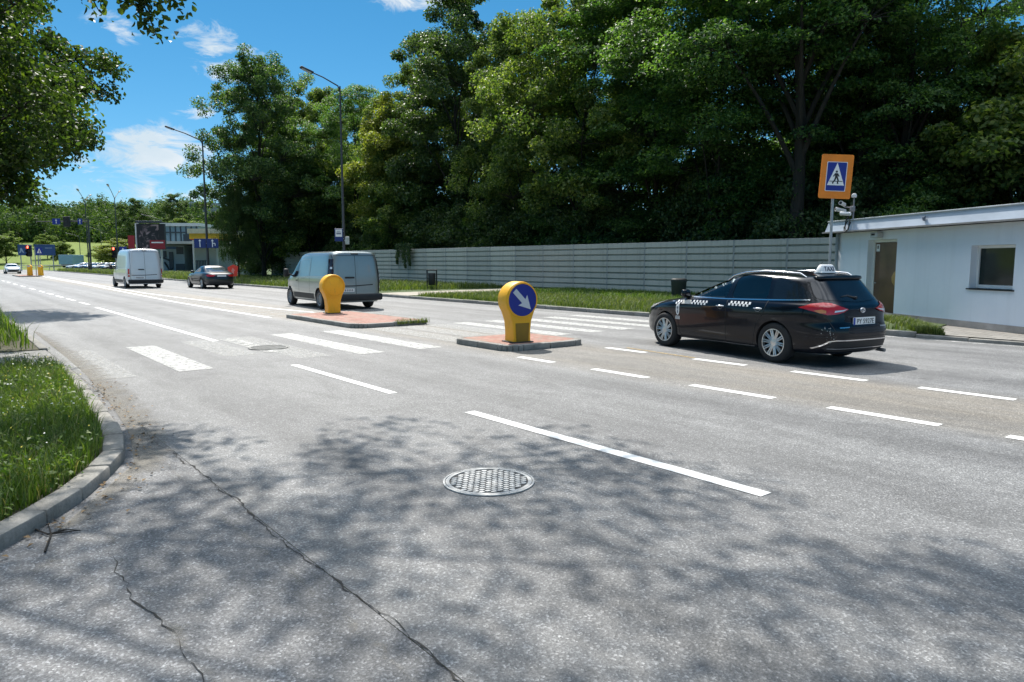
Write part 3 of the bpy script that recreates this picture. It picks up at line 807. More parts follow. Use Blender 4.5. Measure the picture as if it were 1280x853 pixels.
# near trees on the left verge
o = thing('lime_tree', (-11.6, 12.2, 0.05), 0, 'leafy lime tree filling the upper left edge over the grass verge', 'tree', 'trees on the near verge')
lob = []
r2 = random.Random(5)
for (x, y, z, q) in ((2.5, 0, 2.9, .9), (1.2, .2, 2.7, 1.1), (1.0, 0, 5.0, 2.0), (2.2, .6, 3.2, 1.2), (1.6, -.6, 3.9, 1.5), (2.4, -.2, 5.0, 1.1), (1.4, .3, 6.3, 1.9), (2.5, .2, 7.0, 1.3), (.2, -1, 5.2, 1.8), (.6, 1.2, 4.2, 1.6), (2.4, .8, 3.7, 1.2), (3.1, .5, 5.9, .8), (1.8, .2, 8.6, 2.0), (-.6, .3, 8.4, 2.0), (-1.5, .8, 6, 1.8), (1.0, -.4, 2.9, 1.1), (3.0, .6, 4.2, .9), (2.3, 1.2, 3.0, .8)):
    lob.append(((x, y, z), q))
make_tree(o, 71, 9.5, 4.0, 2.0, 'maple', L_near, per=22, leaves=60000, lsize=.088, lobes=lob, trunk_r=.12, big=True, clump_r=(.35, .8))
o = thing('lime_tree', (-19.6, 25.5, 0.05), 0, 'further lime tree on the near verge, its dark leaves behind the first one', 'tree', 'trees on the near verge')
lob = [((2.2, 0, 5.0), 1.8), ((3.2, -.6, 6.6), 1.9), ((1, .6, 7.2), 2.4), ((3.6, .2, 8.4), 1.7), ((.3, -1, 4.6), 2.0), ((1.5, 0, 10), 2.2), ((-2, 0, 6.5), 2.6), ((4.6, .3, 7.4), 1.0), ((4.3, 0, 5.6), .8)]
make_tree(o, 72, 12, 5.0, 2.0, 'maple', L_near, per=22, leaves=40000, lsize=.14, lobes=lob, trunk_r=.14, big=True, clump_r=(.5, 1.0))
o = thing('lime_tree', (-8.6, 7.4, 0.05), 0, 'big overhanging tree whose leafy branch tips hang down at the top left of the sky', 'tree', 'trees on the near verge')
bx, by = -8.6, 7.4
lob = []
for (x, y, z, q) in ((-6.1, 10.7, 8.4, 1.7), (-3.3, 11.9, 9.2, 1.9), (-4.4, 9.0, 8.9, 2.0), (-1.3, 10.2, 9.3, 2.0), (-.7, 8.9, 10.2, 1.8), (-7.2, 7.7, 8.2, 2.0), (.6, 8.4, 10.0, 1.7), (-2.4, 7.8, 9.2, 1.9), (-5.6, 7.2, 9.6, 1.9), (1.2, 6.6, 10.2, 1.4), (-9.2, 9.4, 9, 2.0), (-4.6, 12.6, 10.6, 1.6), (-3, 5.6, 9, 1.8), (.4, 5.6, 9.6, 1.7), (2.2, 4.4, 10, 1.5)):
    lob.append(((x - bx, y - by, z), q))
ex = [((-5.9 - bx, 10.2 - by, 6.6), (-5.3 - bx, 10 - by, 6.0), (-4.78 - bx, 10 - by, 4.55), 420, .2), ((-5.4 - bx, 10.1 - by, 6.5), (-5.1 - bx, 10 - by, 5.8), (-4.95 - bx, 10 - by, 4.85), 340, .2), ((-5.0 - bx, 10.1 - by, 6.5), (-4.7 - bx, 10 - by, 5.6), (-4.4 - bx, 10 - by, 4.95), 220, .16), ((-6.2 - bx, 10.1 - by, 6.5), (-5.9 - bx, 10 - by, 5.6), (-5.55 - bx, 10 - by, 4.9), 210, .16),
      ((-5.6 - bx, 10.2 - by, 7.3), (-5.1 - bx, 10 - by, 6.3), (-4.72 - bx, 10 - by, 4.95), 150, .2), ((-5.5 - bx, 10.1 - by, 7.0), (-5.3 - bx, 10 - by, 6.0), (-4.95 - bx, 10 - by, 5.2), 160, .2),
      ((-6.3 - bx, 10.4 - by, 7.2), (-6.0 - bx, 10.1 - by, 6.2), (-5.35 - bx, 10 - by, 5.25), 110, .17), ((-5.2 - bx, 10.3 - by, 7.0), (-4.8 - bx, 10.1 - by, 6.2), (-4.35 - bx, 10 - by, 5.3), 110, .17), ((-5.8 - bx, 10.2 - by, 7.0), (-5.4 - bx, 10.1 - by, 6.2), (-5.1 - bx, 10 - by, 5.35), 120, .2)]
make_tree(o, 73, 11, 5.0, 5.0, 'maple', L_near, per=15, leaves=25000, lsize=.1, lobes=lob, trunk_r=.3, big=True, clump_r=(.45, .95), extra=ex, lean=(2.0, 1.0), limb=.45)

# ---- grass
G_blade = leaf_mat('grass_blade', (0.045, 0.085, 0.016), (0.075, 0.13, 0.022), (0.15, 0.19, 0.05), .32)
G_far = leaf_mat('grass_blade_far', (0.05, 0.08, 0.018), (0.085, 0.12, 0.03), (0.17, 0.18, 0.08), .28)
def blades(name, pts, z, h, wd, mat, seed, weeds=0.0, parent=None):
    rg = np.random.default_rng(seed); n = len(pts)
    a = rg.uniform(0, TAU, n); hh = h * rg.uniform(.35, 1.25, n); ln = hh * rg.uniform(.15, .75, n)
    sd = np.stack([-np.sin(a), np.cos(a), 0 * a], 1); fw = np.stack([np.cos(a), np.sin(a), 0 * a], 1)
    b = np.concatenate([pts, np.full((n, 1), z)], 1)
    ww = (wd * rg.uniform(.6, 1.4, n))[:, None]
    m = b + fw * (ln * .3)[:, None]; m[:, 2] += hh * .6
    t = b + fw * ln[:, None]; t[:, 2] += hh * rg.uniform(.8, 1.0, n)
    V = np.stack([b - sd * ww, b + sd * ww, m + sd * ww * .75, m - sd * ww * .75, t + sd * ww * .12, t - sd * ww * .12], 1)
    i = (np.arange(n) * 6)[:, None]
    Fc = np.concatenate([i + np.array([[0, 1, 2, 3]]), i + np.array([[3, 2, 4, 5]])], 0)
    return np_mesh(name, V.reshape(-1, 3), Fc, mat)
def scatter(poly, n, seed, clump=0.0, cs=1.0):
    """points in a (u, v) polygon, thinned by noise, returned in world x, y"""
    rg = np.random.default_rng(seed); P = np.array(poly); lo, hi = P.min(0), P.max(0); out = []
    while sum(len(o) for o in out) < n:
        q = rg.uniform(lo, hi, (n, 2)); ins = np.zeros(n, bool)
        x, y = q[:, 0], q[:, 1]; j = len(P) - 1
        for i in range(len(P)):
            xi, yi, xj, yj = P[i, 0], P[i, 1], P[j, 0], P[j, 1]
            c = ((yi > y) != (yj > y)) & (x < (xj - xi) * (y - yi) / (yj - yi + 1e-12) + xi)
            ins ^= c; j = i
        if clump:
            nv = np.array([mnoise.noise((a * cs, b * cs, seed * 1.7)) for a, b in q]) * .5 + .5
            ins &= nv > clump * rg.uniform(.6, 1.4, n)
        out.append(q[ins])
    q = np.concatenate(out)[:n]
    return np.stack([q[:, 0] * DX + q[:, 1] * NX, q[:, 0] * DY + q[:, 1] * NY], 1)
near_poly = [(p[0] + .0, p[1]) for p in offset_line(KS, -.17)[2:]] + [(12.5, -6), (4.5, -4)]
def gtag(o, lb): tag(o, lb, 'grass', kind='stuff')
gtag(blades('grass', scatter(near_poly, 90000, 1, .33, .8), .06, .20, .0042, G_blade, 1), 'rough green grass of the near verge beside the kerb corner')
gtag(blades('grass', scatter([(p[0], p[1]) for p in offset_line(KS, -.5)[4:]] + [(12.5, -5), (6, -3)], 7000, 2, .5, .9), .06, .30, .003, leaf_mat('tall_grass', (.06, .1, .02), (.11, .16, .035), (.22, .24, .09), .32), 2), 'taller seeding grass stems standing in the near verge')
gtag(blades('grass', scatter([(15.0, 1.25), (32, 1.3), (60, 1.3), (60, -6), (15.0, -8)], 42000, 3, .3, .6), .08, .4, .008, G_blade, 3), 'long grass of the verge beyond the paved path')
# broad weeds: rosettes with oval leaves, a few pale and yellow flower heads
def weeds(name, pts, z, mat, seed, label):
    rg = np.random.default_rng(seed); P = []; N = []
    for x, y in pts:
        k = rg.integers(7, 14); h = rg.uniform(.03, .28)
        for j in range(k):
            a = rg.uniform(0, TAU); d = rg.uniform(.01, .1)
            P.append((x + math.cos(a) * d, y + math.sin(a) * d, z + rg.uniform(.01, h))); N.append((math.cos(a) * .6, math.sin(a) * .6, 1 + rg.normal() * .3))
    gtag(leaf_cards(name, np.array(P), np.array(N), .042, mat, None, rg, aspect=.5), label)
weeds('weeds', scatter(near_poly, 3200, 5, .42, .9), .08, leaf_mat('weed_leaf', (.05, .1, .02), (.09, .15, .03), (.16, .21, .06), .3), 5, 'low broad-leaved weeds among the near verge grass')
def flowers(name, pts, z, mat, seed, label, s=.017):
    rg = np.random.default_rng(seed); n = len(pts)
    P = np.concatenate([pts, (z + rg.uniform(.12, .38, n))[:, None]], 1)
    gtag(leaf_cards(name, P, rg.normal(size=(n, 3)) * .4 + np.array([0, -.5, 1]), s, mat, None, rg, aspect=1.0), label)
flowers('flower_foliage', scatter(near_poly, 420, 7, .5, .9), .08, surf('yellow_petal', (.62, .5, .06), .7), 7, 'small yellow flower heads dotted over the near grass')
flowers('flower_foliage', scatter(near_poly, 520, 8, .5, .9), .08, surf('pale_petal', (.7, .7, .6), .7), 8, 'small whitish flower heads dotted over the near grass')
gtag(blades('dry_grass', scatter(near_poly, 9000, 15, .48, 1.1), .06, .19, .0034, leaf_mat('dry_blade', (.16, .14, .06), (.26, .22, .11), (.36, .31, .17), .25), 15), 'dry straw-coloured blades among the near verge grass')
gtag(blades('grass', scatter([(15.62, 8.9), (15.80, 8.9), (15.80, 9.85), (15.62, 9.85)], 420, 16), .05, .14, .005, G_far, 16), 'tufts of weeds growing on the edge of the second island')
# far verge
sheet('verge', [(6.6, 16.45), (150, 16.45), (150, 60), (13.0, 60), (6.6, 17.6)], 0.10, M_turf, -0.02)
kerb_line('kerb', [(6.4, 16.32), (60, 16.32), (150, 16.32)], 0.13, 0.12, -0.05, 1.0)
gtag(blades('grass', scatter([(6.6, 16.6), (27.5, 16.6), (27.5, 21.5), (12, 21.5), (9, 18.4)], 26000, 11, .25, .5), .1, .2, .010, G_far, 11), 'sunlit grass strip between far kerb and fence, in front of the taxi')
gtag(blades('grass', scatter([(33, 16.6), (75, 16.6), (75, 26.5), (33, 26.5)], 34000, 12, .25, .5), .1, .32, .016, G_far, 12), 'sunlit grass beyond the far kerb left of the grey van')
gtag(blades('grass', scatter([(14, 21.5), (28, 21.5), (28, 26.6), (14, 26.6)], 15000, 13, .3, .5), .1, .22, .012, G_blade, 13), 'shaded grass along the foot of the fence')
gtag(blades('grass', scatter([(75, 16.6), (150, 16.6), (150, 24), (75, 24)], 26000, 14, .25, .4), .1, .45, .03, G_far, 14), 'grass verge in front of the far parked cars')
sheet('path', [(28.0, 16.47), (31.0, 16.47), (32.2, 26.5), (29.2, 26.5)], 0.112, surf('sandy_path', (.33, .3, .25), .95, var=.3, scale=2, bmp=.4))
sheet('path', [(72, 16.47), (78, 16.47), (78, 24), (72, 24)], 0.112, surf('sandy_path', (.33, .3, .25), .95))
# ------------------------------------------------------------------ vehicles (local +x is the front)
def pchip(T, q):
    """monotone cubic interpolation of table columns over row index"""
    T = np.array(T, float); n = len(T); d = np.diff(T, axis=0); m = np.zeros_like(T)
    for i in range(1, n - 1):
        a, b = d[i - 1], d[i]; ok = a * b > 0
        m[i] = np.where(ok, 2 * a * b / np.where(np.abs(a + b) < 1e-12, 1e-12, a + b), 0)
    m[0] = d[0]; m[-1] = d[-1]
    i = min(int(q), n - 2); t = q - i
    h00, h10 = 2 * t ** 3 - 3 * t * t + 1, t ** 3 - 2 * t * t + t
    h01, h11 = -2 * t ** 3 + 3 * t * t, t ** 3 - t * t
    return h00 * T[i] + h10 * m[i] + h01 * T[i + 1] + h11 * m[i + 1]
def quarter(a, w, p, n):
    th = np.linspace(0, math.pi / 2, 600)
    x = a * np.cos(th) ** (2 / p); y = w * np.sin(th) ** (2 / p)
    s = np.concatenate([[0], np.cumsum(np.hypot(np.diff(x), np.diff(y)))]); q = np.linspace(0, s[-1], n + 1)
    return np.interp(q, s, x), np.interp(q, s, y)
def loft(rows, n=30, sub=4, warp=None):
    vs = []; fs = []; K = (len(rows) - 1) * sub + 1
    for k in range(K):
        z, xf, xr, w_, pf, pr = pchip(rows, k / sub)
        xm = (xf + xr) / 2
        fx, fy = quarter(xf - xm, w_, pf, n); rx, ry = quarter(xm - xr, w_, pr, n)
        loop = [(xm + a, b) for a, b in zip(fx[:-1], fy[:-1])] + [(xm - a, b) for a, b in zip(rx[::-1][:-1], ry[::-1][:-1])]
        loop += [(xm - a, -b) for a, b in zip(rx[:-1], ry[:-1])] + [(xm + a, -b) for a, b in zip(fx[::-1][:-1], fy[::-1][:-1])]
        for x, y in loop:
            p = (x, y, z); vs.append(warp(p) if warp else p)
    L = 4 * n
    for k in range(K - 1):
        for i in range(L): fs.append((k * L + i, k * L + (i + 1) % L, (k + 1) * L + (i + 1) % L, (k + 1) * L + i))
    fs.append(tuple(range(L))[::-1]); fs.append(tuple((K - 1) * L + i for i in range(L)))
    return vs, fs
def bvh_of(vs, fs): return BVHTree.FromPolygons([Vector(v) for v in vs], fs)
def cut(o, cutters):
    for c in cutters:
        md = o.modifiers.new('b', 'BOOLEAN'); md.operation = 'DIFFERENCE'; md.object = c; md.solver = 'EXACT'
    dg = bpy.context.evaluated_depsgraph_get(); dg.update()
    me = bpy.data.meshes.new_from_object(o.evaluated_get(dg))
    o.modifiers.clear(); old = o.data; o.data = me; me.name = o.name; bpy.data.meshes.remove(old)
    for c in cutters:
        m_ = c.data; bpy.data.objects.remove(c); bpy.data.meshes.remove(m_)
    bm = bmesh.new(); bm.from_mesh(me)
    for f in bm.faces: f.smooth = True
    for e in bm.edges:
        e.smooth = not (len(e.link_faces) == 2 and e.calc_face_angle(0) > R(38))
    bm.to_mesh(me); bm.free()
PROJ = {'left': ((0, -1, 0), (1, 0, 0)), 'right': ((0, 1, 0), (1, 0, 0)), 'rear': ((1, 0, 0), (0, 1, 0)), 'front': ((-1, 0, 0), (0, 1, 0)),
        'rl': ((.7071, -.7071, 0), (.7071, .7071, 0)), 'rr': ((.7071, .7071, 0), (.7071, -.7071, 0)),
        'fl': ((-.7071, -.7071, 0), (-.7071, .7071, 0)), 'fr': ((-.7071, .7071, 0), (-.7071, -.7071, 0))}
class Skin:
    """lays panes, lamps, seams and lettering onto a body surface"""
    def __init__(s, bvh): s.b = bvh
    def hit(s, proj, a, b, off):
        D, U = (Vector(q) for q in PROJ[proj])
        o = U * a + Vector((0, 0, b)) - D * 6
        h = s.b.ray_cast(o, D)
        if h[0] is None:
            q = s.b.find_nearest(U * a + Vector((0, 0, b)) - D * .9)
            h = (q[0], q[1])
        nn = h[1]
        if nn.dot(D) > 0: nn = -nn
        return h[0] + nn * off
    def patch(s, mb, outline, proj, off=.004, step=.05, rim=True):
        pts = []
        n = len(outline)
        for i in range(n):
            a, b = Vector(outline[i]), Vector(outline[(i + 1) % n]); k = max(1, int((b - a).length / step))
            pts += [a.lerp(b, j / k) for j in range(k)]
        m = len(pts); ed = [(i, (i + 1) % m) for i in range(m)]
        xs = [p.x for p in pts]; ys = [p.y for p in pts]; inner = []
        x = min(xs) + step * .5
        while x < max(xs):
            y = min(ys) + step * .5
            while y < max(ys):
                inner.append(Vector((x, y))); y += step
            x += step
        r = delaunay_2d_cdt(pts + inner, ed, [], 1, 1e-5)
        V = [s.hit(proj, p.x, p.y, off) for p in r[0]]
        mb.add(V, [list(f) for f in r[2]])
    def strip(s, mb, line, width, proj, off=.005, step=.05, closed=False):
        if closed: line = list(line) + [line[0]]
        pts = []
        for a, b in zip(line[:-1], line[1:]):
            a, b = Vector(a), Vector(b); k = max(1, int((b - a).length / step)); pts += [a.lerp(b, j / k) for j in range(k)]
        pts.append(Vector(line[-1])); V = []
        for i, p in enumerate(pts):
            t = (pts[min(i + 1, len(pts) - 1)] - pts[max(i - 1, 0)])
            if t.length < 1e-9: t = Vector((1, 0))
            t.normalize(); nn = Vector((-t.y, t.x)) * width / 2
            V += [s.hit(proj, p.x - nn.x, p.y - nn.y, off), s.hit(proj, p.x + nn.x, p.y + nn.y, off)]
        mb.add(V, [(2 * i, 2 * i + 1, 2 * i + 3, 2 * i + 2) for i in range(len(pts) - 1)])
def smooth_poly(pts, n=3, k=.22):
    out = []
    m = len(pts)
    for i in range(m):
        p0, p, p1 = Vector(pts[i - 1]), Vector(pts[i]), Vector(pts[(i + 1) % m])
        a = p + (p0 - p) * min(k, .09 / max((p0 - p).length, 1e-6)); b = p + (p1 - p) * min(k, .09 / max((p1 - p).length, 1e-6))
        for j in range(n + 1):
            t = j / n; q = a * (1 - t) ** 2 + p * 2 * t * (1 - t) + b * t * t; out.append((q.x, q.y))
    return out

def paint(name, col, metal=0.3, rough=.35, coat=1.0, spec=.5):
    m, nt, bs = new_mat(name)
    v = coords(nt); f = tnoise(nt, v, 1.6, 6, .65)
    nt.links.new(mixc(nt, f, [c * .9 for c in col], [c * 1.08 for c in col]), bs.inputs['Base Color'])
    bs.inputs['Metallic'].default_value = metal; bs.inputs['Roughness'].default_value = rough
    bs.inputs['Coat Weight'].default_value = coat
    bs.inputs['Specular IOR Level'].default_value = spec
    d = tnoise(nt, v, 6, 8, .75)
    nt.links.new(ramp(nt, [(.4, (.02,) * 3), (.8, (.14,) * 3)], d).outputs[0], bs.inputs['Coat Roughness'])
    return m
M_tyre = surf('tyre_rubber', (0.018, 0.018, 0.019), .85, var=.3, scale=8)
M_alloy = surf('alloy', (.62, .61, .6), .32, metal=.8, var=.08)
M_steel = surf('steel_rim', (.22, .22, .23), .5, metal=.5, var=.2)
M_plastic = surf('black_plastic', (.018, .018, .02), .55, var=.25, scale=5)
M_chrome = surf('chrome', (.7, .7, .72), .18, metal=1.0, var=.05)
M_glassdark = surf('tinted_glass', (.008, .012, .018), .05, var=.1, spec=.45)
M_pane = glass_mat('side_glass', (.80, .84, .82), 1.0)
M_red = surf('red_lens', (.42, .012, .014), .12, var=.1, coat=1.0)
M_amber = surf('amber_lens', (.55, .2, .05), .15, var=.1, coat=1.0)
M_clear = surf('clear_lens', (.75, .76, .78), .12, var=.05, coat=1.0, metal=.3)
M_sign_white = surf('sign_white', (.8, .8, .8), .45, var=.04)
M_inkblue = surf('ink_blue', (.012, .016, .06), .5)
M_ink = surf('ink_black', (.012, .012, .014), .6)
M_seat = surf('seat_cloth', (.03, .03, .032), .9)

def wheel(parent, x, y, r, wdt, side, style, mat_rim):
    mb = MB(); h = wdt / 2
    mb.lathe([(r * .66, -h * .9), (r * .72, -h * .98), (r * .9, -h), (r * .97, -h * .86), (r, -h * .6), (r, h * .6), (r * .97, h * .86), (r * .9, h), (r * .72, h * .98), (r * .66, h * .9)], 40, 'Y', cap=False)
    mb.lathe([(r * .66, h * .9), (r * .62, h * .2), (r * .1, h * .15)], 40, 'Y', cap=False); mb.lathe([(r * .66, -h * .9), (.02, -h * .5)], 40, 'Y', cap=False)
    w_ = mb.build('wheel', M_tyre, parent, 40, loc=(x, y, r), rz=0 if side > 0 else math.pi)
    mb = MB()
    if style == 'spoke':
        mb.lathe([(r * .69, h * .93), (r * .69, h * .99), (r * .645, h * .99), (r * .63, h * .55)], 40, 'Y', cap=False)
        for k in range(10):
            a = TAU * k / 10 + .1
            for s_ in (-1, 1):
                d = .011
                p0 = Vector((math.cos(a) * r * .12 - math.sin(a) * d * s_, h * .72, math.sin(a) * r * .12 + math.cos(a) * d * s_))
                a1 = a + s_ * .035
                p1 = Vector((math.cos(a1) * r * .66 - math.sin(a) * d * s_, h * .9, math.sin(a1) * r * .66 + math.cos(a) * d * s_))
                mb.tube([p0, p1], [.015, .011], 6)
        mb.lathe([(r * .2, h * .6), (r * .2, h * .82), (r * .14, h * .88), (.001, h * .88)], 20, 'Y')
        for k in range(5):
            a = TAU * k / 5
            mb.lathe([(.011, h * .6), (.011, h * .86)], 8, 'Y', c=(math.cos(a) * r * .16, 0, math.sin(a) * r * .16))
    else:
        mb.lathe([(r * .68, h * .92), (r * .67, h * .98), (r * .6, h * .8), (r * .45, h * .62), (r * .3, h * .8), (r * .12, h * .82), (.001, h * .82)], 32, 'Y', cap=False)
        mb.m = 1
        for k in range(10):
            a = TAU * k / 10
            mb.lathe([(r * .05, h * .6), (r * .05, h * .72)], 8, 'Y', c=(math.cos(a) * r * .5, 0, math.sin(a) * r * .5))
        mb.m = 0
    mb.build('rim', [mat_rim, M_dark], w_, 35)
    return w_
def arch_cutters(axles, r, w0, w1):
    out = []
    for x in axles:
        for s_ in (-1, 1):
            mb = MB(); mb.lathe([(r, w0 * s_), (r, w1 * s_)], 40, 'Y', c=(x, 0, 0)); out.append(mb.build('cutter', M_plastic))
            out[-1].location.z = r * .92
    return out
def place(root, u, v, fwd=True):
    root.location = W(u, v, 0.002); root.rotation_euler.z = ANG if fwd else ANG + math.pi

# ---------------- the taxi: black estate car
def build_taxi():
    t = thing('taxi', (0, 0, 0), 0, 'black estate taxi with chequered stripes, passing the island in the far lanes', 'taxi')
    def wp(p):
        x, y, z = p
        if z > 1.0: z -= (z - 1.0) / .46 * (.055 * max(0, (-x - .6) / 1.2) ** 1.5)
        return (x, y, z)
    rows = [(.20, 1.98, -2.02, .74, 4, 5), (.205, 2.10, -2.12, .79, 4, 5), (.26, 2.20, -2.22, .845, 4, 5), (.38, 2.265, -2.27, .868, 3.8, 5), (.52, 2.28, -2.28, .878, 3.6, 5), (.60, 2.265, -2.27, .882, 3.6, 5),
            (.68, 2.2, -2.235, .886, 3.8, 5), (.75, 2.07, -2.215, .888, 4.2, 5.2), (.82, 1.80, -2.205, .884, 4.8, 5.2), (.885, 1.48, -2.19, .872, 5, 5.2), (.935, 1.2, -2.165, .852, 5, 5.2), (.975, 1.0, -2.125, .826, 4.6, 5),
            (1.06, .76, -2.055, .79, 4.4, 5), (1.16, .50, -1.98, .752, 4.2, 5), (1.26, .22, -1.905, .71, 4, 5), (1.34, -.03, -1.845, .672, 4, 5), (1.385, -.2, -1.815, .63, 4, 4.6), (1.42, -.36, -1.80, .55, 3.6, 4.2), (1.445, -.55, -1.74, .42, 3.2, 4), (1.458, -.72, -1.5, .24, 3, 3.4), (1.462, -.8, -1.25, .1, 2.6, 2.6)]
    vs, fs = loft(rows, 34, 4, wp)
    sk = Skin(bvh_of(vs, fs))
    mb = MB(); mb.add(vs, fs)
    M_black = paint('taxi_black_paint', (.0018, .003, .008), .0, .25, .5, .2)
    body = mb.build('body', [M_black, M_plastic], t)
    cs = arch_cutters((1.33, -1.27), .352, .60, 1.1)
    fd = smooth_poly([(.93, .985), (.60, 1.155), (.16, 1.315), (-.10, 1.372), (-.23, 1.382), (-.20, .985)])
    rd = smooth_poly([(-.31, .99), (-.33, 1.387), (-.85, 1.378), (-1.04, 1.36), (-1.08, 1.01)])
    for win in (fd, rd):
        mb = MB(); mb.prism(win, -1.2, 1.2, Matrix(((1, 0, 0, 0), (0, 0, -1, 0), (0, 1, 0, 0), (0, 0, 0, 1)))); cs.append(mb.build('cutter', M_plastic))
    cut(body, cs)
    for side in ('left', 'right'):
        mb = MB(); sk.patch(mb, fd, side, -.004, .06); mb.build('side_window', M_pane, t, 60)
        mb = MB(); sk.patch(mb, rd, side, -.004, .06); mb.build('side_window', M_pane, t, 60)
        q = smooth_poly([(-1.16, 1.015), (-1.14, 1.355), (-1.38, 1.325), (-1.62, 1.235), (-1.80, 1.115), (-1.83, 1.06), (-1.78, 1.03)])
        mb = MB(); sk.patch(mb, q, side, .004, .05); mb.build('quarter_window', M_glassdark, t, 60)
        mb = MB(); sk.strip(mb, [(.95, .972), (-.2, .972), (-1.1, .995), (-1.83, 1.022)], .02, side, .006); mb.build('window_trim', M_chrome, t)
        mb = MB()
        for ln in ([(.98, .95), (.97, .62), (.9, .28)], [(-.255, .96), (-.25, .6), (-.24, .26)], [(-1.12, 1.0), (-1.06, .78), (-.9, .58), (-.84, .26)], [(.9, .262), (-.84, .262)]):
            sk.strip(mb, ln, .009, side, .0025)
        mb.build('panel_gap', M_dark, t)
        mb = MB()
        for x in (-.05, -.98):
            pass
        sgn = 1 if side == 'left' else -1
        for x in (-.12, -.95):
            p = sk.hit(side, x, .845, .028)
            hb = MB(); hb.tube([(p.x + .085, p.y - sgn * .024, p.z - .004), (p.x + .06, p.y, p.z), (p.x - .06, p.y, p.z + .003), (p.x - .085, p.y - sgn * .024, p.z)], [.008, .013, .013, .008], 8); hb.build('door_handle', M_chrome, t, 50)
            rb = MB(); sk.strip(rb, [(x + .07, .838), (x + .04, .805), (x - .02, .798), (x - .06, .835)], .007, side, .004, .02); rb.build('handle_recess', M_steel, t)
        # mirror
        p = sk.hit(side, .86, .98, .0)
        mb = MB(); mb.tube([(p.x - .02, p.y - sgn * .02, p.z - .02), (p.x - .03, p.y + sgn * .09, p.z + .01)], .022, 8)
        mb.box((p.x - .03, p.y + sgn * .16, p.z + .05), (.10, .20, .14), .12 * sgn, .05); mb.build('mirror', M_black, t, 50)
        # chequered stripes: two rows of offset squares
        def cheq(x0, x1, z0):
            mb = MB(); n = int((x0 - x1) / .04)
            for i in range(n):
                for j in range(2):
                    if (i + j) % 2 == 0:
                        a = x0 - i * .04; b = z0 + j * .036; e_ = .0015
                        sk.patch(mb, [(a + e_, b - e_), (a - .04 - e_, b - e_), (a - .04 - e_, b + .036 + e_), (a + e_, b + .036 + e_)], side, .0035, .05)
            mb.build('chequer_stripe', M_sign_white, t)
        cheq(1.03, .87, .825); cheq(.60, .16, .845); cheq(-.30, -.78, .868)
        mb = MB(); sk.patch(mb, [(.86, .835), (.61, .842), (.61, .915), (.86, .905)], side, .0035); mb.build('sticker', surf('grey_sticker', (.5, .49, .46), .6, var=.3, scale=30, stretch=(1, 1, 3)), t)
        mb = MB(); sk.patch(mb, [(1.0, .81), (.955, .835), (.91, .815), (.905, .70), (.925, .64), (.955, .62), (.985, .64), (1.005, .70)], side, .0035)
        e = mb.build('emblem_sticker', M_sign_white, t)
        mb = MB(); sk.patch(mb, [(.975, .78), (.935, .78), (.935, .745), (.95, .74), (.95, .71), (.94, .71), (.94, .66), (.97, .66), (.97, .71), (.96, .71), (.96, .74), (.975, .745)], side, .005, .03); mb.build('emblem_print', surf('print_grey', (.12, .14, .18), .6), e)
        mb = MB(); sk.patch(mb, [(1.015, .605), (.90, .605), (.90, .545), (1.015, .545)], side, .0035)
        e = mb.build('number_sticker', M_sign_white, t)
        mb = MB(); sk.strip(mb, [(1.0, .588), (.915, .588)], .01, side, .005); sk.strip(mb, [(1.0, .563), (.915, .563)], .01, side, .005); mb.build('sticker_print', M_ink, e)
        # sill trim
        mb = MB(); sk.strip(mb, [(.92, .225), (-.86, .225)], .014, side, .004); mb.build('sill_trim', M_steel, t)
        # indicator bar
        mb = MB(); sk.strip(mb, [(1.16, .87), (1.08, .872)], .014, side, .004); mb.build('side_badge', M_chrome, t)
        # roof rail
        pts = []
        for x in (.02, -.12, -.4, -.8, -1.2, -1.5, -1.62):
            h = sk.b.ray_cast(Vector((x, .565 * sgn, 3)), Vector((0, 0, -1))); pts.append((x, .565 * sgn, h[0].z + (.0 if x in (.02, -1.62) else .042)))
        mb = MB(); mb.tube(pts, [.012, .018, .018, .018, .018, .018, .012], 8); mb.build('roof_rail', M_chrome, t, 60)
        # lamps
        c = 'rl' if side == 'left' else 'rr'
        mb = MB()
        out = [(-.62, .905), (-.80, .965), (-.96, .985), (-1.06, .975), (-1.32, .885), (-1.25, .845), (-1.13, .815), (-1.0, .805), (-.86, .845)]
        sk.patch(mb, out, c, .014, .03)
        l = mb.build('tail_lamp', M_red, t, 60)
        mb = MB(); sk.patch(mb, [(-.82, .868), (-.93, .885), (-.99, .87), (-.99, .83), (-.9, .832)], c, .018, .03); mb.build('indicator_lens', M_amber, l, 60)
        mb = MB(); sk.patch(mb, [(-1.10, .84), (-1.24, .86), (-1.30, .888), (-1.22, .875), (-1.11, .868)], c, .018, .03); mb.build('reversing_lens', M_clear, l, 60)
        c = 'fl' if side == 'left' else 'fr'
        mb = MB(); sk.patch(mb, [(1.38, .868), (1.55, .868), (1.78, .835), (1.96, .785), (2.06, .72), (1.98, .69), (1.82, .715), (1.62, .79)], side, .010, .03); mb.build('headlight', M_clear, t, 60)
    # windscreen, tailgate glass
    mb = MB(); sk.patch(mb, smooth_poly([(-.66, 1.0), (-.52, 1.33), (.52, 1.33), (.66, 1.0)]), 'front', .004, .06); mb.build('windscreen', M_glassdark, t, 60)
    mb = MB(); sk.patch(mb, smooth_poly([(-.69, 1.03), (-.60, 1.318), (.60, 1.318), (.69, 1.03), (0, .985)]), 'rear', .005, .05); g = mb.build('rear_window', M_glassdark, t, 60)
    p = sk.hit('rear', 0.0, 1.04, .02)
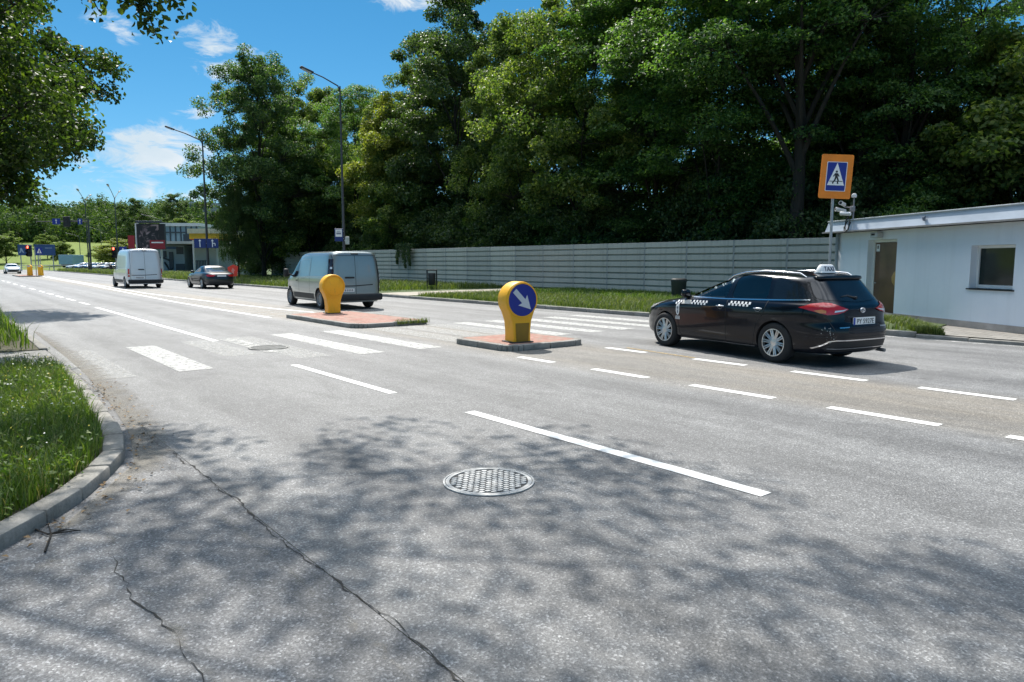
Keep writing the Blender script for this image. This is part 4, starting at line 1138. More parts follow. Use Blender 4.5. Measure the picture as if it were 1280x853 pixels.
    mb = MB(); mb.box((p.x, 0, p.z), (.03, .05, .035), 0, .01); mb.tube([(p.x - .0, 0, p.z), (sk.hit('rear', .15, 1.10, .02).x, .15, 1.085), (sk.hit('rear', .30, 1.07, .02).x, .31, 1.075)], [.012, .016, .006], 6); mb.build('rear_wiper', M_plastic, t)
    mb = MB(); mb.add(*loft([(0, .16, -.05, .50, 3, 4), (.015, .17, -.075, .525, 3, 4), (.05, .17, -.07, .52, 3, 4), (.066, .13, -.01, .48, 3, 4)], 14, 3)); s_ = mb.build('spoiler', M_black, t, 50, loc=(-1.78, 0, 1.325)); s_.rotation_euler.y = R(4)
    mb = MB()
    for ln in ([(-.76, .99), (-.74, .9), (-.66, .72), (-.60, .56), (.60, .56), (.66, .72), (.74, .9), (.76, .99)], [(-.86, .47), (.86, .47)]): sk.strip(mb, ln, .009, 'rear', .003)
    mb.build('panel_gap', M_dark, t)
    mb = MB(); sk.patch(mb, [(-.62, .40), (.62, .40), (.70, .30), (.64, .255), (-.64, .255), (-.70, .30)], 'rear', .006, .06); mb.build('bumper_insert', M_plastic, t, 60)
    mb = MB()
    sk.strip(mb, [(-.76, .295), (-.66, .41), (-.58, .425), (.58, .425), (.66, .41), (.76, .295)], .018, 'rear', .011); sk.strip(mb, [(-.66, .30), (.66, .30)], .012, 'rear', .011); mb.build('bumper_trim', M_chrome, t)
    mb = MB(); sk.strip(mb, [(-.36, .775), (.36, .775)], .022, 'rear', .008); mb.build('tailgate_grip', M_plastic, t)
    # emblem: ring with two crossed ovals
    c = sk.hit('rear', 0, .865, .008)
    mb = MB()
    for rx, rz, dz in ((.056, .038, 0), (.02, .034, 0), (.042, .014, .012)):
        mb.tube([(c.x - .004, rx * math.cos(TAU * k / 24), c.z + dz + rz * math.sin(TAU * k / 24)) for k in range(25)], .0065, 6, False)
    mb.build('emblem', M_chrome, t, 60)
    mb = MB(); sk.strip(mb, [(.54, .615), (.36, .62)], .017, 'rear', .006); mb.build('badge', M_chrome, t); mb = MB(); sk.strip(mb, [(-.36, .62), (-.55, .615)], .017, 'rear', .006); mb.build('badge', M_chrome, t)
    # number plate
    c = sk.hit('rear', 0, .705, .014)
    mb = MB(); mb.box((c.x, 0, .705), (.012, .52, .115), 0, .004); pl = mb.build('number_plate', M_sign_white, t)
    B = basis((c.x - .008, -.022, .70), (0, -1, 0), (0, 0, 1))
    mb = MB(); mb.text('PY 5927E', .105, B, .001); mb.build('plate_lettering', M_ink, pl)
    mb = MB(); mb.box((c.x - .004, .238, .705), (.01, .04, .11)); mb.build('plate_band', surf('plate_blue', (.02, .06, .35), .5), pl)
    # scuffs on the rear corner
    mb = MB(); rs = random.Random(4)
    for k in range(26):
        a = rs.uniform(-1.12, -.93); b = rs.uniform(.36, .62); s0 = rs.uniform(.004, .014)
        sk.patch(mb, [(a, b), (a + s0, b + s0 * rs.uniform(.2, 1)), (a + s0 * .6, b + s0 * rs.uniform(1, 3)), (a - s0 * .3, b + s0)], 'rl', .002, .05)
    mb.build('scuff', surf('bare_plastic', (.3, .3, .3), .7), t)
    # roof sign
    h = sk.b.ray_cast(Vector((-1.52, 0, 3)), Vector((0, 0, -1)))[0].z
    mb = MB(); mb.box((0, 0, .012), (.16, .38, .024), 0, .01); mb.add(*loft([(.02, .07, -.07, .19, 5, 5), (.06, .062, -.062, .18, 5, 5), (.115, .045, -.045, .155, 4, 4), (.135, .03, -.03, .14, 3, 3), (.14, .01, -.01, .12, 2, 2)], 10, 3)); sg = mb.build('roof_sign', M_sign_white, t, 40, loc=(-1.52, 0, h))
    ang = math.atan2(.02, .07)
    mb = MB(); mb.text('TAXI', .105, basis((-.0615, -.0, .07), (0, -1, 0), (math.sin(ang), 0, math.cos(ang))), .003); mb.build('sign_lettering', M_inkblue, sg)
    mb = MB(); mb.tube([(-1.30, 0.05, h), (-1.34, 0.05, h + .02), (-1.5, .05, h + .19)], [.02, .008, .003], 6); mb.build('antenna', M_plastic, t)
    mb = MB(); mb.tube([(-2.02, -.55, .23), (-2.24, -.55, .22)], .03, 10); mb.build('exhaust', M_steel, t)
    # inside
    for sy in (.36, -.36):
        mb = MB(); mb.box((-.16, sy, 1.0), (.16, .44, .30), 0, .06); mb.box((-.21, sy, 1.20), (.09, .24, .15), 0, .04); mb.build('seat', M_seat, t, 50)
    mb = MB(); mb.box((-1.02, 0, .98), (.14, 1.1, .2), 0, .05)
    for sy in (.36, -.36): mb.box((-1.03, sy, 1.12), (.08, .22, .12), 0, .03)
    mb.build('seat', M_seat, t, 50)
    mb = MB(); mb.tube([(.47 + .05 * math.sin(a), .36 + .18 * math.cos(a), 1.0 + .16 * math.sin(a)) for a in [TAU * k / 20 for k in range(21)]], .014, 6, False); mb.build('steering_wheel', M_plastic, t)
    for x in (1.33, -1.27):
        for s_ in (1, -1): wheel(t, x, s_ * .765, .322, .21, s_, 'spoke', M_alloy)
    return t
taxi = build_taxi(); taxi.location = (4.316, 12.84, .002); taxi.rotation_euler.z = R(118.8)

# ---------------- grey panel van
def build_van(nm, label, L, H, Wd, col, wheel_r, detail):
    t = thing(nm, (0, 0, 0), 0, label, 'van')
    h = L / 2; w_ = Wd / 2; k = H / 1.97
    rows = [(.24, h - .35, -h + .12, w_ * .86, 4, 9), (.245, h - .2, -h + .06, w_ * .91, 4, 9), (.32, h - .08, -h + .03, w_ * .955, 4, 9), (.50, h, -h + .0, w_ * .985, 4, 10), (.75, h - .02, -h + .01, w_, 4, 10), (.92, h - .1, -h + .015, w_, 4.4, 11),
            (1.02, h - .28, -h + .02, w_ * .996, 4.6, 11), (1.10 * k ** .3, h - .5, -h + .025, w_ * .988, 5, 11), (1.17 * k ** .4, h - .72, -h + .03, w_ * .975, 5, 11), (1.35 * k ** .6, h - .96, -h + .045, w_ * .945, 5, 11), (1.55 * k ** .8, h - 1.22, -h + .065, w_ * .912, 4.8, 11),
            (1.72 * k, h - 1.47, -h + .085, w_ * .88, 4.8, 10), (1.84 * k, h - 1.68, -h + .105, w_ * .85, 4.8, 9), (1.915 * k, h - 1.9, -h + .13, w_ * .79, 4.4, 8), (1.955 * k, h - 2.2, -h + .2, w_ * .64, 4, 6), (1.968 * k, h - 2.5, -h + .4, w_ * .4, 3, 4), (1.97 * k, h - 2.8, -h + .8, w_ * .15, 3, 3)]
    vs, fs = loft(rows, 30, 4); sk = Skin(bvh_of(vs, fs))
    mb = MB(); mb.add(vs, fs); M_p = paint(nm + '_paint', col, .65 if detail else .2, .32)
    body = mb.build('body', [M_p, M_plastic], t)
    ax = (h - .95, -h + 1.02)
    cut(body, arch_cutters(ax, wheel_r + .045, w_ * .62, w_ * 1.3))
    zb = 1.10 * k ** .3
    zt = 1.72 * k
    for side in ('left', 'right'):
        sgn = 1 if side == 'left' else -1
        mb = MB(); sk.patch(mb, smooth_poly([(h - 1.05, zb + .06), (h - 1.5, zt - .06), (h - 1.62, zt - .0), (h - 1.98, zt + .01), (h - 1.98, zb - .02), (h - 1.25, zb - .03)]), side, .004, .06); mb.build('side_window', M_glassdark, t, 60)
        mb = MB()
        for ln in ([(h - 2.05, zt + .06), (h - 2.05, .35)], [(h - 1.0, zb + .02), (h - 1.02, .8), (h - 1.35, .45), (h - 1.5, .35)], [(h - 3.15, zt + .06), (h - 3.15, .40)], [(h - 2.05, .36), (-h + 1.45, .36)]): sk.strip(mb, ln, .012, side, .003)
        mb.build('panel_gap', M_dark, t)
        mb = MB(); ol = smooth_poly([(h - 2.15, zb - .05), (h - 2.15, zt - .02), (h - 3.08, zt - .02), (h - 3.08, zb - .0)])
        sk.strip(mb, ol, .016, side, .005, closed=True); sk.strip(mb, [(-h + .1, zb + .02), (h - 2.9, zb - .0), (h - 2.15, zb - .1), (h - 2.05, zb - .02)], .02, side, .008); mb.build('side_panel_crease', surf(nm + '_crease', [min(1, c * 1.5) for c in col], .4), t)
        mb = MB(); sk.patch(mb, [(h - 1.42, .33), (h - 1.40, .52), (-h + 1.50, .52), (-h + 1.50, .33)], side, .006, .08); mb.build('side_moulding', M_plastic, t, 60)
        mb = MB(); p = sk.hit(side, h - 1.1, zb + .02, 0); mb.tube([(p.x, p.y, p.z), (p.x, p.y + sgn * .12, p.z + .05)], .03, 8); mb.box((p.x, p.y + sgn * .20, p.z + .09), (.12, .19, .30), .1 * sgn, .05); mb.build('mirror', M_plastic, t, 50)
        p = sk.hit(side, h - 1.88, zb - .15, .02); mb = MB(); mb.box(p, (.16, .03, .035), 0, .012); mb.build('door_handle', M_plastic, t)
        c = 'rl' if side == 'left' else 'rr'
        a0 = (-h + w_) * .7071
        mb = MB(); sk.patch(mb, [(a0 - .075, .60), (a0 - .06, zt - .02), (a0 + .14, zt - .02), (a0 + .15, .60)], c, .008, .05) if detail else sk.patch(mb, [(a0 - .05, .70), (a0 - .05, 1.22), (a0 + .09, 1.22), (a0 + .1, .7)], c, .008, .05)
        l = mb.build('tail_lamp', surf('smoked_lens', (.03, .012, .014), .15, coat=1.0) if detail else M_red, t, 60)
        mb = MB()
        for z_ in ((zt - .35, zt - .62, .98, .72) if detail else (1.2, .8)): sk.patch(mb, [(a0 - .04, z_), (a0 + .04, z_), (a0 + .04, z_ + .07), (a0 - .04, z_ + .07)], c, .013, .04)
        mb.build('lamp_lens', M_clear, l)
    mb = MB(); sk.patch(mb, smooth_poly([(-w_ * .82, zb + .08), (-w_ * .74, zt - .02), (w_ * .74, zt - .02), (w_ * .82, zb + .08)]), 'front', .004, .07); mb.build('windscreen', M_glassdark, t, 60)
    # two rear doors with pressed panels
    mb = MB()
    ww = w_ * .80; bt = zt + .1 * k
    for ln in ([(0.03, bt), (0.03, .42)], [(-ww, bt), (-ww - .02, .55), (-ww + .02, .42), (ww - .02, .42), (ww + .02, .55), (ww, bt), (-ww, bt)]): sk.strip(mb, ln, .014, 'rear', .004)
    mb.build('door_gap', M_dark, t)
    for s0, s1 in ((.10, ww - .12), (-ww + .12, -.04)):
        mb = MB(); ol = smooth_poly([(s0, zb + .05), (s0 + .01, zt - .02), (s1 - .01, zt - .02), (s1, zb + .05)])
        sk.patch(mb, ol, 'rear', .010, .06)
        ol2 = smooth_poly([(s0, .66), (s0, zb - .22), (s1, zb - .22), (s1, .66)]); sk.patch(mb, ol2, 'rear', .008, .06)
        mb.build('rear_door_panel', M_p, t, 30)
    mb = MB(); sk.strip(mb, [(ww - .02, .80), (.06, .80), (-ww + .2, .84)], .035, 'rear', .012); sk.strip(mb, [(.42, zb - .02), (.08, zb - .02)], .06, 'rear', .02); mb.build('rear_trim', M_plastic, t)
    c = sk.hit('rear', .36, .66, .016); mb = MB(); mb.box((c.x, .36, .66), (.012, .52, .115)); pl = mb.build('number_plate', M_sign_white, t)
    mb = MB()
    for j in range(7): mb.box((c.x - .008, .36 + .2 - j * .066, .66), (.004, .035, .07))
    mb.build('plate_lettering', surf('grey_ink', (.15, .15, .17), .6), pl)
    mb = MB(); mb.add(*loft([(.30, .10, -.10, w_ * .9, 6, 7), (.34, .12, -.12, w_ * .96, 6, 7), (.5, .12, -.12, w_ * .965, 6, 7), (.53, .09, -.09, w_ * .94, 6, 7)], 14, 2)); mb.build('rear_bumper', M_plastic, t, 40, loc=(-h + .08, 0, 0))
    mb = MB(); c = sk.hit('rear', 0, zt + .16 * k, .012); mb.box((c.x, .02, zt + .16 * k), (.03, .26, .05), 0, .012); mb.build('brake_light', M_dark, t)
    for x in ax:
        for s_ in (1, -1): wheel(t, x, s_ * (w_ - .13), wheel_r, .215, s_, 'steel', M_steel)
    return t
van = build_van('panel_van', 'grey panel van with twin rear doors beyond the second yellow bollard', 5.0, 1.97, 1.956, (.31, .335, .325), .335, True)
place(van, 24.65, 11.2); van.rotation_euler.z = ANG - R(3)
van2 = build_van('delivery_van', 'tall white delivery van further down the road beside the dark saloon', 5.6, 2.42, 2.07, (.66, .68, .72), .34, False)
place(van2, 51.6, 10.1)

# ---------------- saloons
def build_saloon(nm, label, col, cat='car', full=True):
    t = thing(nm, (0, 0, 0), 0, label, cat)
    rows = [(.20, 2.1, -2.15, .76, 4, 5), (.205, 2.2, -2.26, .80, 4, 5), (.28, 2.35, -2.4, .87, 4, 5), (.45, 2.44, -2.45, .905, 4, 5), (.60, 2.43, -2.45, .915, 4, 5), (.72, 2.33, -2.42, .915, 4, 5), (.80, 2.1, -2.39, .905, 4.5, 5), (.87, 1.75, -2.35, .89, 5, 5), (.92, 1.3, -2.28, .875, 5, 5), (.955, 1.02, -2.12, .85, 5, 5), (.985, .9, -1.86, .82, 4.6, 5),
            (1.06, .68, -1.66, .775, 4.4, 4.6), (1.16, .4, -1.42, .725, 4.2, 4.4), (1.26, .08, -1.15, .67, 4, 4.2), (1.33, -.12, -.98, .61, 4, 4), (1.375, -.28, -.86, .5, 3.5, 3.6), (1.395, -.4, -.75, .32, 3, 3), (1.40, -.48, -.62, .12, 2.6, 2.6)]
    vs, fs = loft(rows, 26, 4 if full else 2); sk = Skin(bvh_of(vs, fs)); mb = MB(); mb.add(vs, fs)
    M_p = paint(nm + '_paint', col, .2, .35); body = mb.build('body', [M_p, M_plastic], t)
    cut(body, arch_cutters((1.42, -1.40), .36, .62, 1.2))
    for side in ('left', 'right'):
        mb = MB(); sk.patch(mb, smooth_poly([(.86, .985), (.35, 1.2), (.0, 1.29), (-.22, 1.30), (-.2, .985)]), side, .004, .06); sk.patch(mb, smooth_poly([(-.3, .99), (-.32, 1.30), (-.8, 1.265), (-1.25, 1.12), (-1.5, 1.0)]), side, .004, .06); mb.build('side_window', M_glassdark, t, 60)
        sgn = 1 if side == 'left' else -1
        mb = MB(); p = sk.hit(side, .8, .97, 0); mb.box((p.x, p.y + sgn * .13, p.z + .05), (.1, .2, .13), 0, .04); mb.build('mirror', M_p, t, 50)
        if full:
            mb = MB()
            for ln in ([(.9, .94), (.9, .3)], [(-.25, .96), (-.25, .28)], [(-1.3, .98), (-1.15, .7), (-.95, .5), (-.9, .28)]): sk.strip(mb, ln, .012, side, .003)
            mb.build('panel_gap', M_dark, t)
        c = 'rl' if side == 'left' else 'rr'; a0 = (-2.4 + .88) * .7071
        mb = MB(); sk.patch(mb, [(a0 + .24, .84), (a0, .865), (a0 - .36, .84), (a0 - .3, .74), (a0 + .06, .73)], c, .008, .04); mb.build('tail_lamp', M_red, t, 60)
        c = 'fl' if side == 'left' else 'fr'
        mb = MB(); sk.patch(mb, [(a0 + .25, .77), (a0, .75), (a0 - .3, .70), (a0 - .28, .62), (a0 + .05, .65)], c, .008, .04); mb.build('headlight', M_clear, t, 60)
    mb = MB(); sk.patch(mb, smooth_poly([(-.68, 1.0), (-.5, 1.29), (.5, 1.29), (.68, 1.0)]), 'front', .004, .06); mb.build('windscreen', M_glassdark, t, 60)
    mb = MB(); sk.patch(mb, smooth_poly([(-.66, 1.01), (-.5, 1.29), (.5, 1.29), (.66, 1.01)]), 'rear', .004, .06); mb.build('rear_window', surf('pale_reflecting_glass', (.05, .06, .07), .06, coat=1.0, spec=1.0), t, 60)
    mb = MB(); c = sk.hit('rear', 0, .78, .012); mb.box((c.x, 0, .78), (.012, .52, .115)); mb.build('number_plate', M_sign_white, t)
    mb = MB(); sk.patch(mb, [(-.75, .30), (-.7, .45), (.7, .45), (.75, .30)], 'rear', .006, .07); sk.patch(mb, [(-.6, .32), (-.65, .58), (.65, .58), (.6, .32)], 'front', .006, .07); mb.build('bumper_insert', M_plastic, t, 60)
    for x in (1.42, -1.40):
        for s_ in (1, -1): wheel(t, x, s_ * .80, .33, .22, s_, 'spoke' if full else 'steel', M_alloy)
    return t
sal = build_saloon('saloon_car', 'dark saloon car driving away beside the white delivery van', (.005, .007, .010)); place(sal, 46.9, 13.35)
sal2 = build_saloon('saloon_car', 'white saloon car coming towards us past the far traffic island', (.75, .75, .75), full=False)
p = at(15.5, 342.3); sal2.location = (p.x, p.y, 0.002); sal2.rotation_euler.z = ANG + math.pi
# far parked cars
cols = ((.5, .53, .57), (.05, .055, .065), (.12, .17, .28), (.30, .31, .32))
pks = []
for c_ in cols:
    o = build_saloon('parked_car', 'small parked car in the far row beyond the grass verge', c_, full=False); pks.append(o)
for i in range(10):
    o = pks[i] if i < 4 else copy_tree(pks[(i * 3 + 1) % 4])
    o['group'] = 'cars parked in the far row'
    o.location = far(100 + i * 5.6, 137 - i * 1.9 + (i % 2) * 4.5, .13); o.rotation_euler.z = R(238 + rnd.uniform(-8, 8))
# ------------------------------------------------------------------ keep-right bollards
def scuffed(name, col):
    m, nt, bs = new_mat(name)
    v = coords(nt); a = tnoise(nt, v, 3, 6, .65); sp = tnoise(nt, coords(nt, (1, 1, .35)), 16, 8, .8); f2 = tnoise(nt, v, 90, 3, .8)
    c = mixc(nt, a, [x * .86 for x in col], [min(1, x * 1.08) for x in col])
    c = mixc(nt, ramp(nt, [(.56, (0,) * 3), (.74, (.55,) * 3)], sp).outputs[0], c, (.22, .15, .06))
    c = mixc(nt, ramp(nt, [(.66, (0,) * 3), (.72, (.6,) * 3)], f2).outputs[0], c, (.1, .08, .05))
    nt.links.new(c, bs.inputs['Base Color']); nt.links.new(mth(nt, 'MULTIPLY_ADD', a, .3, .32), bs.inputs['Roughness']); return m
M_yel = scuffed('bollard_yellow', (.88, .44, .012))
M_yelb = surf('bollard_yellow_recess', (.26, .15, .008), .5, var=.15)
M_blue = surf('sign_blue', (.008, .022, .24), .4, var=.06)
M_refl = surf('sign_grey_white', (.55, .58, .62), .45, var=.05)
def bollard(u, v, z, label, face=True, rz=0.0):
    t = thing('traffic_bollard', W(u, v, z), ANG + rz, label, 'bollard')
    # outline seen from the front: y across, z up
    Rr = .345; cz = .80
    out = []
    for k in range(29):
        a = R(-38 + 256 * k / 28); out.append((Rr * math.cos(a), cz + Rr * math.sin(a)))
    left = [(-.205, .40), (-.185, .2), (-.19, 0.0)]
    out = out + left + [(-y, z_) for y, z_ in left[::-1]]
    n = len(out)
    mb = MB()
    def ring(sc, x):
        o = []
        for y, z_ in out:
            yy, zz = y * sc, (z_ - .45) * (1 - (1 - sc) * .75) + .45
            if z_ <= 0.001: zz = 0
            o.append((x, yy, zz))
        return o
    rings = [ring(.93, -.17), ring(.985, -.155), ring(1, -.12), ring(1, .12), ring(.985, .155), ring(.93, .17)]
    vs = [p for r_ in rings for p in r_]; fs = []
    for i in range(5):
        for k in range(n): fs.append((i * n + k, i * n + (k + 1) % n, (i + 1) * n + (k + 1) % n, (i + 1) * n + k))
    fs += [tuple(range(n))[::-1], tuple(5 * n + k for k in range(n))]
    mb.add(vs, fs); mb.build('body', M_yel, t, 32)
    for s in ((-1,) if face else (-1, 1)):
        x = s * .172
        mb = MB(); mb.lathe([(.325, 0), (.325, .012), (.315, .016), (.302, .012), (.302, .004)], 44, 'Y', cap=False)
        r_ = mb.build('sign_rim', M_yel, t, 40, loc=(x, 0, cz)); r_.rotation_euler.z = R(90) if s < 0 else R(-90)
        if face:
            mb = MB(); mb.lathe([(.30, .006), (.298, .010), (.001, .010)], 48, 'Y', cap=False); d = mb.build('sign_disc', M_blue, t, 40, loc=(x, 0, cz)); d.rotation_euler.z = R(90)
            # arrow pointing down to the right as seen by approaching drivers
            B = basis((x - .0135, 0, cz), (0, -1, 0), (0, 0, 1))
            A = B @ Matrix.Rotation(R(-45), 4, 'Z')
            mb = MB(); mb.prism([(-.25, -.05), (.03, -.05), (.0, -.135), (.25, 0), (.0, .135), (.03, .05), (-.25, .05)], -.001, .002, A); mb.build('arrow', M_refl, t)
            mb = MB(); mb.prism([(-.13, .01), (.13, .01), (.15, .37), (-.15, .37)], -.001, .004, basis((x - .002, 0, 0), (0, -1, 0), (0, 0, 1))); mb.build('recess', M_yelb, t)
        else:
            mb = MB(); mb.lathe([(.27, .004), (.26, .009), (.001, .010)], 44, 'Y', cap=False); d = mb.build('back_disc', M_yel, t, 40, loc=(x, 0, cz)); d.rotation_euler.z = R(90) if s < 0 else R(-90)
    mb = MB(); mb.box((0, 0, .01), (.42, .46, .03), 0, .008); mb.build('base', M_dark, t)
    return t
pb = at(647, 427, .11); u, v = UV(pb)
bollard(u, v, .10, 'yellow bollard with blue disc and white arrow on the nearer island', True, R(-8))
pb = at(416, 391.5, .11); u, v = UV(pb)
bollard(u, v, .10, 'plain yellow bollard on the second island in front of the grey van', False, R(-6))

# ------------------------------------------------------------------ fence
def fence_mat():
    m, nt, bs = new_mat('fence_panel')
    v = coords(nt); oi = nd(nt, 'ShaderNodeObjectInfo')
    a = tnoise(nt, v, 1.2, 6, .65); st = tnoise(nt, coords(nt, (5, 5, .3)), 1.5, 6, .7); g = tnoise(nt, v, 30, 3, .7)
    c = mixc(nt, a, (.40, .395, .35), (.54, .525, .47))
    c = mixc(nt, 1.0, c, ramp(nt, [(0, (.80, .81, .82)), (1, (1.06, 1.05, 1.03))], oi.outputs['Random']).outputs[0], 'MULTIPLY')
    c = mixc(nt, ramp(nt, [(.5, (0,) * 3), (.75, (.6,) * 3)], st).outputs[0], c, (.2, .2, .17))
    c = mixc(nt, ramp(nt, [(.66, (0,) * 3), (.74, (.5,) * 3)], g).outputs[0], c, (.12, .11, .1))
    nt.links.new(c, bs.inputs['Base Color']); bs.inputs['Roughness'].default_value = .7
    bump(nt, bs, a, .2, .02); return m
M_fence = fence_mat()
M_post = surf('fence_post', (.30, .31, .30), .75, var=.2)
ft = thing('panel_fence', W(13.2, 27.0, .1), ANG, 'long grey fence of horizontally ribbed panels below the trees', 'fence')
PITCH_P = 2.5; NP = 24
mb = MB(); prof = []
nr = 8; rh = 2.42 / nr
for k in range(nr):
    b = .04 + k * rh
    prof += [(-.03, b), (-.03, b + .03), (.06, b + .055), (.045, b + rh - .03), (-.03, b + rh - .004)]
prof.append((0, .04 + nr * rh))
n = len(prof)
vs = [(x, y, z) for x in (.045, PITCH_P - .045) for y, z in prof] + [(x, -.05, z) for x in (.045, PITCH_P - .045) for y, z in (prof[0], prof[-1])]
fs = [(i, i + 1, n + i + 1, n + i) for i in range(n - 1)]
mb.add(vs, fs + [(2 * n, 2 * n + 1, 2 * n + 3, 2 * n + 2)]); pan = mb.build('panel', M_fence, ft, 25)
mb = MB(); mb.box((0, 0, 1.225), (.09, .1, 2.46), 0, .01); pos = mb.build('post', M_post, ft)
for i in range(NP):
    # panels are seen from the street: local -y faces it? local y = -n is the street side
    o = pan if i == 0 else pan.copy(); p_ = pos if i == 0 else pos.copy()
    for q, x in ((o, i * PITCH_P), (p_, i * PITCH_P)):
        if i: COL.objects.link(q); q.parent = ft
        q.location = (x, 0, 0)
o = pos.copy(); COL.objects.link(o); o.parent = ft; o.location = (NP * PITCH_P, 0, 0)

# ------------------------------------------------------------------ blue-grey building
A0 = Vector((10.89, 15.14)); TT = Vector((-.1474, .989)); OUT = Vector((-.989, -.1474))
def facade(px, py):
    d = ray(px, py); e = OUT
    t = (A0.x * e.x + A0.y * e.y) / (d[0] * e.x + d[1] * e.y)
    x, y = d[0] * t, d[1] * t
    return ((x - A0.x) * TT.x + (y - A0.y) * TT.y, CAMH + d[2] * t)
def wall_mat():
    m, nt, bs = new_mat('building_render')
    v = coords(nt); a = tnoise(nt, v, .8, 7, .65); b = tnoise(nt, v, 60, 3, .6); vs2 = coords(nt, (2.5, 2.5, .15)); st = tnoise(nt, vs2, 1.6, 5, .6)
    c = ramp(nt, [(.3, (.72, .765, .84)), (.7, (.80, .835, .89))], a).outputs[0]
    c = mixc(nt, ramp(nt, [(.5, (0,) * 3), (.8, (.16,) * 3)], st).outputs[0], c, (.42, .44, .46))
    nt.links.new(c, bs.inputs['Base Color']); bs.inputs['Roughness'].default_value = .9
    bump(nt, bs, b, .25, .006); return m
M_wall = wall_mat()
M_frame = surf('white_frame', (.72, .73, .74), .4, var=.06)
M_roofing = surf('roof_felt', (.2, .2, .2), .9, var=.3)
GZ = .11
sE = facade(1047, 320)[0]     # left corner
bt = thing('service_building', (A0.x, A0.y, 0), math.atan2(TT.y, TT.x), 'low flat-roofed blue-grey building with door and window at the right edge', 'building')
# local x runs along the facade to the left corner, local y = out of the wall towards the street
def lf(px, py): return facade(px, py)
w0, w1 = lf(1213, 330)[0], lf(1268, 330)[0]; wz0, wz1 = lf(1268, 363)[1], lf(1268, 305.5)[1]
d0, d1 = lf(1083.8, 330)[0], lf(1120, 330)[0]; dz1 = lf(1120, 298.8)[1]
wx0, wx1 = min(w0, w1), max(w0, w1); dx0, dx1 = min(d0, d1), max(d0, d1)
HB = 2.47; XR = -7.0
def wallbox(mb, x0, x1, z0, z1, t=.3): mb.box(((x0 + x1) / 2, -t / 2, (z0 + z1) / 2), (x1 - x0, t, z1 - z0))
mb = MB()
wallbox(mb, XR, wx0, 0, HB); wallbox(mb, wx0, wx1, 0, wz0); wallbox(mb, wx0, wx1, wz1, HB); wallbox(mb, wx1, dx0, 0, HB); wallbox(mb, dx0, dx1, dz1, HB); wallbox(mb, dx1, sE, 0, HB)
mb.box((sE - .15, -3.3, HB / 2), (.3, 6.0, HB)); mb.box(((XR + sE) / 2, -6.15, HB / 2), (sE - XR - .6, .3, HB))
mb.build('wall', M_wall, bt)
mb = MB(); mb.m = 0
ov = .26
mb.box(((XR + sE + .15) / 2, -3.1, HB + .02), (sE - XR + .5, 6.9, .04))
mb.m = 1; fz = (HB, 2.80)
mb.add([(XR, ov, fz[0]), (sE + .34, ov, fz[0]), (sE + .22, ov - .06, fz[1]), (XR, ov - .06, fz[1]), (XR, ov - .30, fz[0]), (sE + .0, ov - .30, fz[0]), (sE + .0, ov - .30, fz[1]), (XR, ov - .30, fz[1])],
       [(0, 1, 2, 3), (4, 7, 6, 5), (3, 2, 6, 7), (0, 4, 5, 1), (1, 5, 6, 2)])
mb.m = 2; mb.box(((XR + sE + .22) / 2, ov - .1, fz[1] + .02), (sE - XR + .24, .16, .035), 0, .008)
mb.m = 0; mb.box(((XR + sE) / 2, -3.2, fz[1] - .1), (sE - XR, 6.4, .12))
mb.build('roof', [M_roofing, surf('fascia_paint', (.44, .50, .58), .6, var=.12, scale=1.2, stretch=(1, 1, 3)), surf('zinc', (.5, .52, .53), .4, metal=.5, var=.15)], bt)
# window
wn_c = ((wx0 + wx1) / 2, 0, (wz0 + wz1) / 2); ww, wh = wx1 - wx0, wz1 - wz0
mb = MB(); fw = .07
for (cx, cz, sx, sz) in ((wx0 + fw / 2, wn_c[2], fw, wh), (wx1 - fw / 2, wn_c[2], fw, wh), (wn_c[0], wz0 + fw * .6, ww - 2 * fw, fw * 1.2), (wn_c[0], wz1 - fw / 2, ww - 2 * fw, fw)):
    mb.box((cx, -.19, cz), (sx, .06, sz), 0, .008)
wd = mb.build('window', M_frame, bt)
mb = MB(); mb.box((wn_c[0], -.20, wn_c[2]), (ww - fw, .012, wh - fw)); mb.build('pane', surf('dark_window_glass', (.012, .022, .02), .06, spec=.35), wd)
mb = MB(); mb.box((wn_c[0], -.08, wz0 - .015), (ww + .1, .24, .03), 0, .006); mb.build('sill', M_dark, wd)
mb = MB(); mb.box((wx0 + fw + .07, -.188, wz1 - .19), (.11, .006, .17)); nt_ = mb.build('notice', M_sign_white, wd)
mb = MB()
for k, (a, b) in enumerate(((.0, .04), (.012, -.02), (-.018, .01), (-.01, -.05))): mb.box((wx0 + fw + .07 + a, -.183, wz1 - .19 + b), (.035, .004, .025), 0)
mb.build('notice_print', M_ink, nt_)
# door
mb = MB(); dw = dx1 - dx0
for (cx, cz, sx, sz) in ((dx0 + .03, dz1 / 2, .06, dz1), (dx1 - .03, dz1 / 2, .06, dz1), ((dx0 + dx1) / 2, dz1 - .035, dw - .12, .07)): mb.box((cx, -.21, cz), (sx, .07, sz), 0, .008)
dr = mb.build('door', M_frame, bt)
M_brown = surf('brown_door_glass', (.14, .075, .042), .3, var=.35, scale=1.1, coat=.2)
mb = MB(); mb.box(((dx0 + dx1) / 2, -.225, dz1 / 2 - .03), (dw - .12, .04, dz1 - .1)); mb.build('door_leaf', M_brown, dr)
mb = MB(); mb.tube([(dx1 - .12, -.2, 1.02), (dx1 - .12, -.15, 1.02), (dx1 - .24, -.15, 1.02)], .012, 8); mb.build('handle', M_chrome, dr)
mb = MB(); mb.box((dx1 - .17, -.2, dz1 - .22), (.14, .008, .2)); nt_ = mb.build('notice', M_sign_white, dr)
mb = MB(); mb.box((dx1 - .17, -.195, dz1 - .20), (.05, .004, .09)); mb.build('notice_print', M_ink, nt_)
